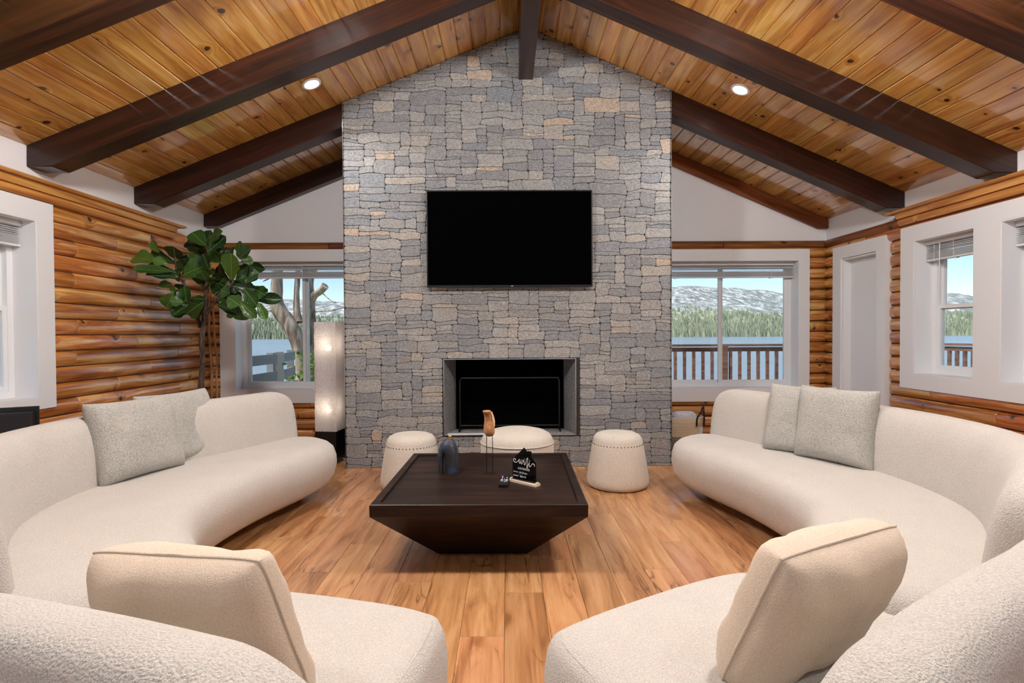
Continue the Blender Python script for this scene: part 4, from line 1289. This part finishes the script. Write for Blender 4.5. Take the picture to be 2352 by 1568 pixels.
LEAVES = [  # base, tip, width, all in the pixels of a 6.533x enlargement with origin (290,520)
 (440,530,100,430,210),(500,385,400,240,110),(740,560,350,360,120),(735,490,715,318,240),(740,680,165,640,120),(760,700,355,590,110),(790,730,310,690,70),(800,765,425,730,90),
 (1210,290,880,200,190),(1200,290,1010,120,190),(1200,275,1235,85,130),(1230,250,1430,95,150),(1235,370,1475,170,150),(1190,400,930,260,140),(1160,470,820,490,90),(1170,510,800,600,110),
 (840,735,1185,560,260),(1240,650,1165,440,140),(1300,470,1565,350,120),(1590,450,1600,320,60),(1680,465,1705,240,110),(1690,480,1835,330,170),(1720,530,1890,500,120),(1580,800,1570,440,290),
 (1540,830,1330,610,220),(1740,570,2060,640,130),(1640,810,1930,680,200),(1780,850,1960,760,110),(1565,840,1340,1010,250),(1250,900,1300,760,130),(1600,900,1890,930,160),(1560,1060,1675,960,110),
 (1890,920,2055,1020,180),(2040,960,2125,990,70),(1920,1085,2270,1080,150),(1980,1140,2085,1380,110),(1860,1100,1925,1215,90),(1380,1080,1540,1170,150),(1370,1170,1640,1280,110),(1680,1110,1780,1380,220),
 (1700,1120,1910,1340,140),(1560,1130,1660,1260,120),(1540,1260,1570,1365,80),(700,880,515,870,95),(720,870,885,940,80),(640,920,725,975,60),(715,1000,590,1205,180),(740,1010,730,1215,140),
 (940,1170,720,1260,180),(905,1280,700,1340,140),(1160,1130,895,1300,210),(1145,1120,1060,1370,210),(870,1010,830,1110,120),(970,1080,1150,1080,70),(1185,890,1110,910,80),(1200,810,1130,700,180),
 (780,490,820,600,90),(860,620,760,690,80),(1000,770,1190,830,120),(1260,650,1320,710,90),(1420,620,1400,840,180),(1660,620,1800,700,180),(1480,1000,1680,1060,150),(1750,980,1900,1090,140),(1000,640,1150,760,200),(1100,420,960,500,140),(620,560,420,500,110),(600,640,420,640,90)]
rx_ = random.Random(44)
for _ in range(26):
    bx0, by0 = rx_.choice([(760, 640), (1210, 330), (1600, 720), (1560, 1060), (1780, 980), (1150, 620), (900, 1150), (1420, 900)])
    an = rx_.random() * 2 * pi; ln = rx_.uniform(150, 260)
    LEAVES.append((bx0 + rx_.uniform(-60, 60), by0 + rx_.uniform(-60, 60), bx0 + cos(an) * ln, by0 + sin(an) * ln, rx_.uniform(110, 190)))
leaf_vars = []
def leaf_mesh(seed):
    rr = random.Random(seed)
    nL, nW = 10, 6
    ws = [.05, .34, .55, .66, .72, .84, .97, 1.0, .9, .62, .1]
    vs = []; bend = rr.uniform(-.12, .3); cup = rr.uniform(.1, .35)
    for i in range(nL + 1):
        f_ = i / nL
        for j in range(nW + 1):
            g = -1 + 2 * j / nW
            wv = 1 + .06 * sin(f_ * 15 + rr.random() * .6)
            y = g * ws[i] * .5 * wv
            z = cup * .5 * g * g * ws[i] - bend * f_ * f_ + .03 * sin(f_ * 13 + g * 2 + seed)* abs(g)
            vs.append((f_, y, z))
    fs = [(i * (nW + 1) + j, i * (nW + 1) + j + 1, (i + 1) * (nW + 1) + j + 1, (i + 1) * (nW + 1) + j) for i in range(nL) for j in range(nW)]
    me = bpy.data.meshes.new('leaf'); me.from_pydata(vs, [], fs)
    me.polygons.foreach_set('use_smooth', [True] * len(fs)); me.materials.append(M['leaf']); me.update()
    return me
leaf_vars = [leaf_mesh(i) for i in range(8)]
rl_ = random.Random(5)
for k_, (x0, y0, x1, y1, wd) in enumerate(LEAVES):
    s_ = 6.533
    dy = rl_.uniform(-.36, -.26) if x1 < 700 else rl_.uniform(-.28, .12)
    A, B = fpt(290 + x0 / s_, 520 + y0 / s_, dy), fpt(290 + x1 / s_, 520 + y1 / s_, dy + rl_.uniform(-.10, .06))
    ex = B - A; L = ex.length * 1.1; ex.normalize()
    W = wd / s_ * FY / F * 1.3
    nr = Vector((rl_.uniform(-.45, .45), -1, rl_.uniform(-.2, .6)))
    nr = (nr - ex * nr.dot(ex)).normalized()
    ey = nr.cross(ex)
    mw = Matrix((ex * L, ey * W, nr * L * .8)).transposed().to_4x4(); mw.translation = A
    link('leaf', leaf_vars[k_ % 8], t, mw=mw)
# bare dry branches standing in the corner behind the fig
for pp, r, lab in (([(486, 905), (487, 850), (483, 800), (480, 740), (484, 640)], .02, 'bare dark branch standing in the left corner nearest the fig trunk'), ([(498, 905), (497, 860), (500, 830), (495, 800), (491, 745), (489, 700)], .017, 'bare pale branch standing in the left corner beside the window casing')):
    Yb_ = 6.02
    pts = [atY(x, y, Yb_) for x, y in pp]
    b0 = Vector((pts[0].x, pts[0].y, 0))
    o = MB().tube(spline([(0, -.04, 0)] + [tuple(q - b0) for q in pts], 24), [r * (1 - .5 * i / 23) for i in range(24)], 8).build('dry_branch', M['stick'], None, 60)
    o.location = b0
    tag(o, lab, 'branch', 'dry branches in the corner')

# ------------------------------------------------------------------ outside: ground, lake, hills
def ground_mat():
    q = NT('grass_ground'); tc = q.n('TexCoord').outputs['Object']
    n_ = q.n('TexNoise', i_Vector=tc, i_Scale=3.0, i_Detail=6.0).outputs[0]
    q.bsdf(Base_Color=q.ramp(n_, [(.35, c(128, 122, 92)), (.65, c(168, 158, 122))]), Roughness=.95); return q.m
def water_mat():
    q = NT('lake_water'); tc = q.n('TexCoord').outputs['Object']
    n_ = q.n('TexNoise', i_Vector=q.n('Mapping', i_Vector=tc, i_Scale=(.5, 1.6, 1)).outputs[0], i_Scale=1.2, i_Detail=4.0).outputs[0]
    big = q.n('TexNoise', i_Vector=q.n('Mapping', i_Vector=tc, i_Scale=(.01, .03, 1)).outputs[0], i_Scale=1.0, i_Detail=2.0).outputs[0]
    q.bsdf(Base_Color=q.ramp(big, [(.4, c(128, 140, 138)), (.6, c(138, 148, 152))]), Roughness=.22, Normal=q.bump(n_, .35, .25)); return q.m
gm = MB()
gm.add([(-60, -40, -.9), (60, -40, -.9), (60, 12, -.9), (-60, 12, -.9), (60, 22, -3.6), (-60, 22, -3.6)], [(0, 1, 2, 3), (3, 2, 4, 5)])
st(MB().box((-7, -12, -.12), (7, YR - TH, -.06)).build('patio', plain('pale_concrete', c(196, 190, 180), .9)))['label'] = 'unseen pale concrete patio added behind the house to bounce sunlight'  # added reflector: throws sunlight up through the rear glazing
st(gm.build('ground', ground_mat()))['label'] = 'dry grass ground around the house'
st(MB().add([(-4000, -4000, -3.2), (5000, -4000, -3.2), (5000, 1500, -3.2), (-4000, 1500, -3.2)], [(0, 1, 2, 3)]).build('lake', water_mat()))['label'] = 'wide blue lake beyond the windows'

RIDGE = [(-4000, 60), (-1300, 62), (-700, 80), (540, 78), (700, 83), (790, 77), (1000, 88), (1300, 100), (1545, 107), (1590, 110), (1640, 107), (1680, 106), (1740, 101), (1812, 91), (1950, 86), (2160, 87), (2190, 89), (2260, 80), (2500, 66), (3600, 50), (6500, 40)]
def ridge_px(px):
    for (a, ha), (b, hb_) in zip(RIDGE[:-1], RIDGE[1:]):
        if a <= px <= b:
            f_ = (px - a) / (b - a); f_ = f_ * f_ * (3 - 2 * f_)
            return ha + (hb_ - ha) * f_
    return 40
Y0, Y1 = 520.0, 1650.0
def hill_z(x, y):
    px = 1165 + F * x / y
    zr = ridge_px(px) / F * Y1
    f_ = (y - Y0) / (Y1 - Y0)
    if f_ <= 1:
        g = max(0, f_)
        prof = .10 * g + .45 * g * g + .45 * g * g * (3 - 2 * g)
    else: prof = max(0, 1 - (f_ - 1) * .8)
    nn = noise.fractal(Vector((x / 190, y / 190, .3)), .9, 2.1, 5)
    return -3.6 + .6 * max(f_, 0) ** .5 + zr * prof + nn * 16 * min(1, max(0, f_) * 2) * (.45 if f_ > .85 else 1)
NXh, NYh = 240, 46
hv = []; hf = []
for j in range(NYh):
    y = Y0 - 10 + (Y1 * 1.25 - Y0) * j / (NYh - 1)
    for i in range(NXh):
        x = (-1.5 + 3.1 * i / (NXh - 1)) * y
        hv.append((x, y, hill_z(x, y)))
for j in range(NYh - 1):
    for i in range(NXh - 1):
        a = j * NXh + i; hf.append((a, a + 1, a + NXh + 1, a + NXh))
def hill_mat():  # aerial haze is put into the pale forest and rock colours
    q = NT('hazy_mountain_forest'); tc = q.n('TexCoord').outputs['Object']; sp = q.n('SeparateXYZ', i_0=tc)
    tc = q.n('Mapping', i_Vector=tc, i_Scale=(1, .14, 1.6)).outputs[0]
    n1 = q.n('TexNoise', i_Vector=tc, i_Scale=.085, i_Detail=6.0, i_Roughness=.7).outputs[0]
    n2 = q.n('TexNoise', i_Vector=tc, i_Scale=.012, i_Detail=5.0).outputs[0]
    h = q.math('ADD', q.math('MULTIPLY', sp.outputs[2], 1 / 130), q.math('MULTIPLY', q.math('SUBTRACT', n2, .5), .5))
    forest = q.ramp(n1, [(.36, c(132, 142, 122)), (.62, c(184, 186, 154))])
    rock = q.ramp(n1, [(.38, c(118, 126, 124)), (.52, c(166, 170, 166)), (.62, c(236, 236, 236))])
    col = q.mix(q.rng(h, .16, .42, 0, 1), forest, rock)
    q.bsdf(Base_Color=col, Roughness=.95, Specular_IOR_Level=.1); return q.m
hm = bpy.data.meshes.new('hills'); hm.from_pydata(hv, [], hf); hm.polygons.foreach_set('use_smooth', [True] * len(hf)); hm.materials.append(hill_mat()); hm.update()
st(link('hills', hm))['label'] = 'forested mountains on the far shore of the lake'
# far trees: uncountable, one object
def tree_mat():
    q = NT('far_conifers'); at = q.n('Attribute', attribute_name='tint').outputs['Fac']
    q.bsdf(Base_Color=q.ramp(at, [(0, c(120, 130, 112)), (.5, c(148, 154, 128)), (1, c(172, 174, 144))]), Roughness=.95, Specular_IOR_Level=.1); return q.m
tm = MB(); tints = []
rt = random.Random(3)
tv_ = []; tf_ = []
for k_ in range(25000):
    y = Y0 + 6 + 480 * rt.random() ** 1.6
    x = y * rt.uniform(-1.48, 1.5)
    if -.26 < x / y < -.0 - .02 and rt.random() < .3: continue
    z = hill_z(x, y) - .5
    h_ = rt.uniform(4, 10); r_ = h_ * rt.uniform(.2, .32)
    o_ = len(tv_); a0 = rt.random() * 3
    for q in range(5): tv_.append((x + r_ * cos(a0 + q * 1.2566), y + r_ * sin(a0 + q * 1.2566), z))
    tv_.append((x, y, z + h_))
    tt_ = rt.random()
    for q in range(5): tf_.append((o_ + q, o_ + (q + 1) % 5, o_ + 5)); tints.append(tt_)
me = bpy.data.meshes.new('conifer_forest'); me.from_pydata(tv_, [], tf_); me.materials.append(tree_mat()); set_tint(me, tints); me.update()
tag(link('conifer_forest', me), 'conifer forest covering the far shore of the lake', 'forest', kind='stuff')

# ------------------------------------------------------------------ deck and railing
DZ = -.06
RYd = 8.55
st(MB().box((CX1, YB + .22, DZ - .15), (7.2, RYd + .15, DZ)).box((XR + .3, -3, DZ - .15), (7.2, YB + .22, DZ)).build('deck', M['deck_wood']))['label'] = 'wooden deck outside the right windows'
def railing(a, b, label, n_bal, posts):
    """railing of straight balusters from a to b on the deck"""
    a, b = Vector(a), Vector(b)
    d = (b - a); L = d.length; ang_ = atan2(d.y, d.x)
    t = thing('deck_railing', label, 'railing', (a.x, a.y, DZ), ang_)
    H_ = 1.03 - DZ
    MB().box((0, -.045, H_ - .035), (L, .045, H_)).build('top_rail', M['deck_wood'], t)
    MB().box((0, -.02, H_ - .115), (L, .02, H_ - .05)).build('upper_rail', M['deck_wood'], t)
    MB().box((0, -.02, .08), (L, .02, .15)).build('lower_rail', M['deck_wood'], t)
    pm = MB().box((-.045, -.045, 0), (.045, .045, H_ - .036)).mesh('post', M['deck_wood'])
    bm2 = MB().box((-.021, -.019, .15), (.021, .019, H_ - .11)).mesh('baluster', M['deck_wood'])
    for x in posts: link('post', pm, t, (x, 0, 0))
    for i in range(n_bal):
        x = (i + .5) * L / n_bal
        if min(abs(x - p_) for p_ in posts) < .07: continue
        link('baluster', bm2, t, (x, .0, 0))
railing((1.7, RYd, 0), (6.8, RYd, 0), 'brown wooden deck railing seen through the right rear window', 35, [.05, 1.72, 3.4, 5.05])
railing((6.86, RYd - .1, 0), (6.86, 1.0, 0), 'brown wooden deck railing seen through the right wall window', 52, [1.8, 3.6, 5.4, 7.45])

# ------------------------------------------------------------------ grey fence outside the left rear window
FYd = 8.6
def fence_run(a, b, label, ztop, nb):
    a, b = Vector(a), Vector(b); d = b - a; L = d.length
    t = thing('board_fence', label, 'fence', (a.x, a.y, -.9), atan2(d.y, d.x), 'grey board fences')
    for x in (.05, L - .05): MB().box((x - .05, -.05, 0), (x + .05, .05, ztop + .9 + .02)).build('post', M['grey_paint'], t)
    bmq = MB().box((0, -.075, -.075), (L, -.05, .075)).mesh('board', M['grey_paint'])
    for i in range(nb): link('board', bmq, t, (0, 0, ztop + .9 - .075 - .27 * i))
pa, pb = atY(545, 820, 7.6), atY(626, 812, 8.7)
pc = atY(668, 806, 9.9)
fence_run((pa.x - 1.2, pa.y - 1.2 * (pb.y - pa.y) / (pb.x - pa.x), 0), (pb.x, pb.y, 0), 'grey horizontal board fence, nearer run outside the left rear window', (pa.z + pb.z) / 2, 5)
fence_run((pb.x + .06, pb.y + .1, 0), (pc.x, pc.y, 0), 'grey horizontal board fence, farther run ending at the dead tree', pc.z, 5)

# ------------------------------------------------------------------ dead tree and bush outside
TYd = 10.4
def tp(px, py, dy=0): return atY(px, py, TYd + dy)
tb = tp(703, 880); t0 = Vector((tb.x, tb.y, -.9))
t = thing('dead_tree', 'bare twin-trunked tree with pale bark outside the left rear window', 'tree', t0)
def trunk(pp, rad, name='trunk'):
    pts = [tp(*q) - t0 for q in pp]
    n_ = 40
    P = spline([tuple(q) for q in pts], n_)
    R_ = [Vector(q) for q in spline([(i, r, 0) for i, r in enumerate(rad)], n_)]
    mbx = MB(); rings = []
    up = Vector((0, -1, 0))
    for i, p in enumerate(P):
        tt = (P[min(i + 1, n_ - 1)] - P[max(i - 1, 0)]).normalized()
        a = (up - tt * up.dot(tt)).normalized(); b = tt.cross(a); r = R_[i].y
        rings.append([p + (a * cos(2 * pi * j / 16) + b * sin(2 * pi * j / 16)) * r * (1 + .16 * noise.noise(p * 7 + Vector((j * 1.7, 0, 0)))) for j in range(16)])
    mbx.loft(rings).build(name, M['pine_bark'], t, 60)
k_ = TYd / F
trunk([(702, 1010), (698, 900), (690, 820), (682, 780), (662, 740), (641, 712), (634, 690), (636, 650), (637, 600), (634, 540), (630, 470)], [20 * k_, 18 * k_, 15 * k_, 14 * k_, 16 * k_, 17 * k_, 15 * k_, 12 * k_, 12 * k_, 11 * k_, 9 * k_])
trunk([(716, 1010, .3), (716, 900, .3), (714, 820, .3), (712, 760, .3), (711, 700, .3), (708, 650, .3), (716, 620, .3), (732, 600, .3), (750, 560, .3), (760, 480, .3)], [22 * k_, 19 * k_, 16 * k_, 14 * k_, 13 * k_, 13 * k_, 12 * k_, 10 * k_, 9 * k_, 7 * k_])
trunk([(686, 740, .05), (682, 715, .1), (681, 690, .12), (682, 660, .12), (686, 600, .12), (690, 520, .12)], [9 * k_, 7 * k_, 6 * k_, 6 * k_, 5 * k_, 4 * k_], 'limb')
trunk([(714, 690, .3), (724, 676, .25), (736, 668, .2), (747, 656, .15)], [9 * k_, 9 * k_, 8 * k_, 9 * k_], 'limb')
trunk([(718, 716, .3), (740, 714, .2), (760, 713, .1), (792, 706, 0)], [2.2 * k_, 1.6 * k_, 1.4 * k_, 1 * k_], 'twig')
trunk([(632, 630, 0), (616, 640, -.1), (604, 646, -.1)], [2.5 * k_, 2 * k_, 1.2 * k_], 'twig')
trunk([(640, 712, 0), (610, 714, -.1), (585, 716, -.1)], [2 * k_, 1.4 * k_, 1 * k_], 'twig')
trunk([(735, 668, .2), (760, 690, .1), (772, 694, .1)], [1.8 * k_, 1.3 * k_, .8 * k_], 'twig')
BYd = 8.2
bc_ = atY(735, 880, BYd)
t = thing('leafy_bush', 'bright green leafy bush outside the left rear window', 'bush', (bc_.x, BYd, -.9))
rb_ = random.Random(9)
mb = MB()
for i in range(1500):
    px = rb_.gauss(0, .33); 
    f_ = rb_.random()
    x = max(-.6, min(.75, px)); top = 1.9 - 0.5 * x * x - .25 * abs(noise.noise(Vector((x * 4, 1, 1)))) - (.3 if x < -.25 else 0)
    z = .2 + (top - .2) * f_ ** .6; y = rb_.gauss(0, .25)
    s_ = rb_.uniform(.03, .055)
    a = Vector((rb_.gauss(0, 1), rb_.gauss(0, 1), rb_.gauss(0, .6))).normalized(); b = a.cross(Vector((rb_.gauss(0, 1), rb_.gauss(0, 1), 1))).normalized()
    p = Vector((x, y, z))
    mb.add([p - a * s_, p + b * s_ * .6, p + a * s_, p - b * s_ * .6], [(0, 1, 2, 3)])
def bush_mat():
    q = NT('bush_leaf'); n_ = q.n('TexNoise', i_Vector=q.n('TexCoord').outputs['Object'], i_Scale=14.0).outputs[0]
    col = q.ramp(n_, [(.35, c(82, 120, 44)), (.65, c(150, 178, 84))])
    b = q.bsdf(Base_Color=col, Roughness=.5); tl = q.n('BsdfTranslucent', i_0=col)
    mx = q.n('MixShader', i_0=.4, i_1=b.outputs[0], i_2=tl.outputs[0]); q.t.links.new(mx.outputs[0], q.out.inputs[0]); return q.m
tag(mb.build('foliage', bush_mat(), t), kind='stuff')
mb = MB()
for i in range(7):
    x = -.35 + .12 * i; mb.tube([(x * .4, 0, 0), (x * .8, .02, .5), (x * 1.1, 0, 1.2)], [.014, .01, .005], 6)
mb.build('stems', M['stick'], t)
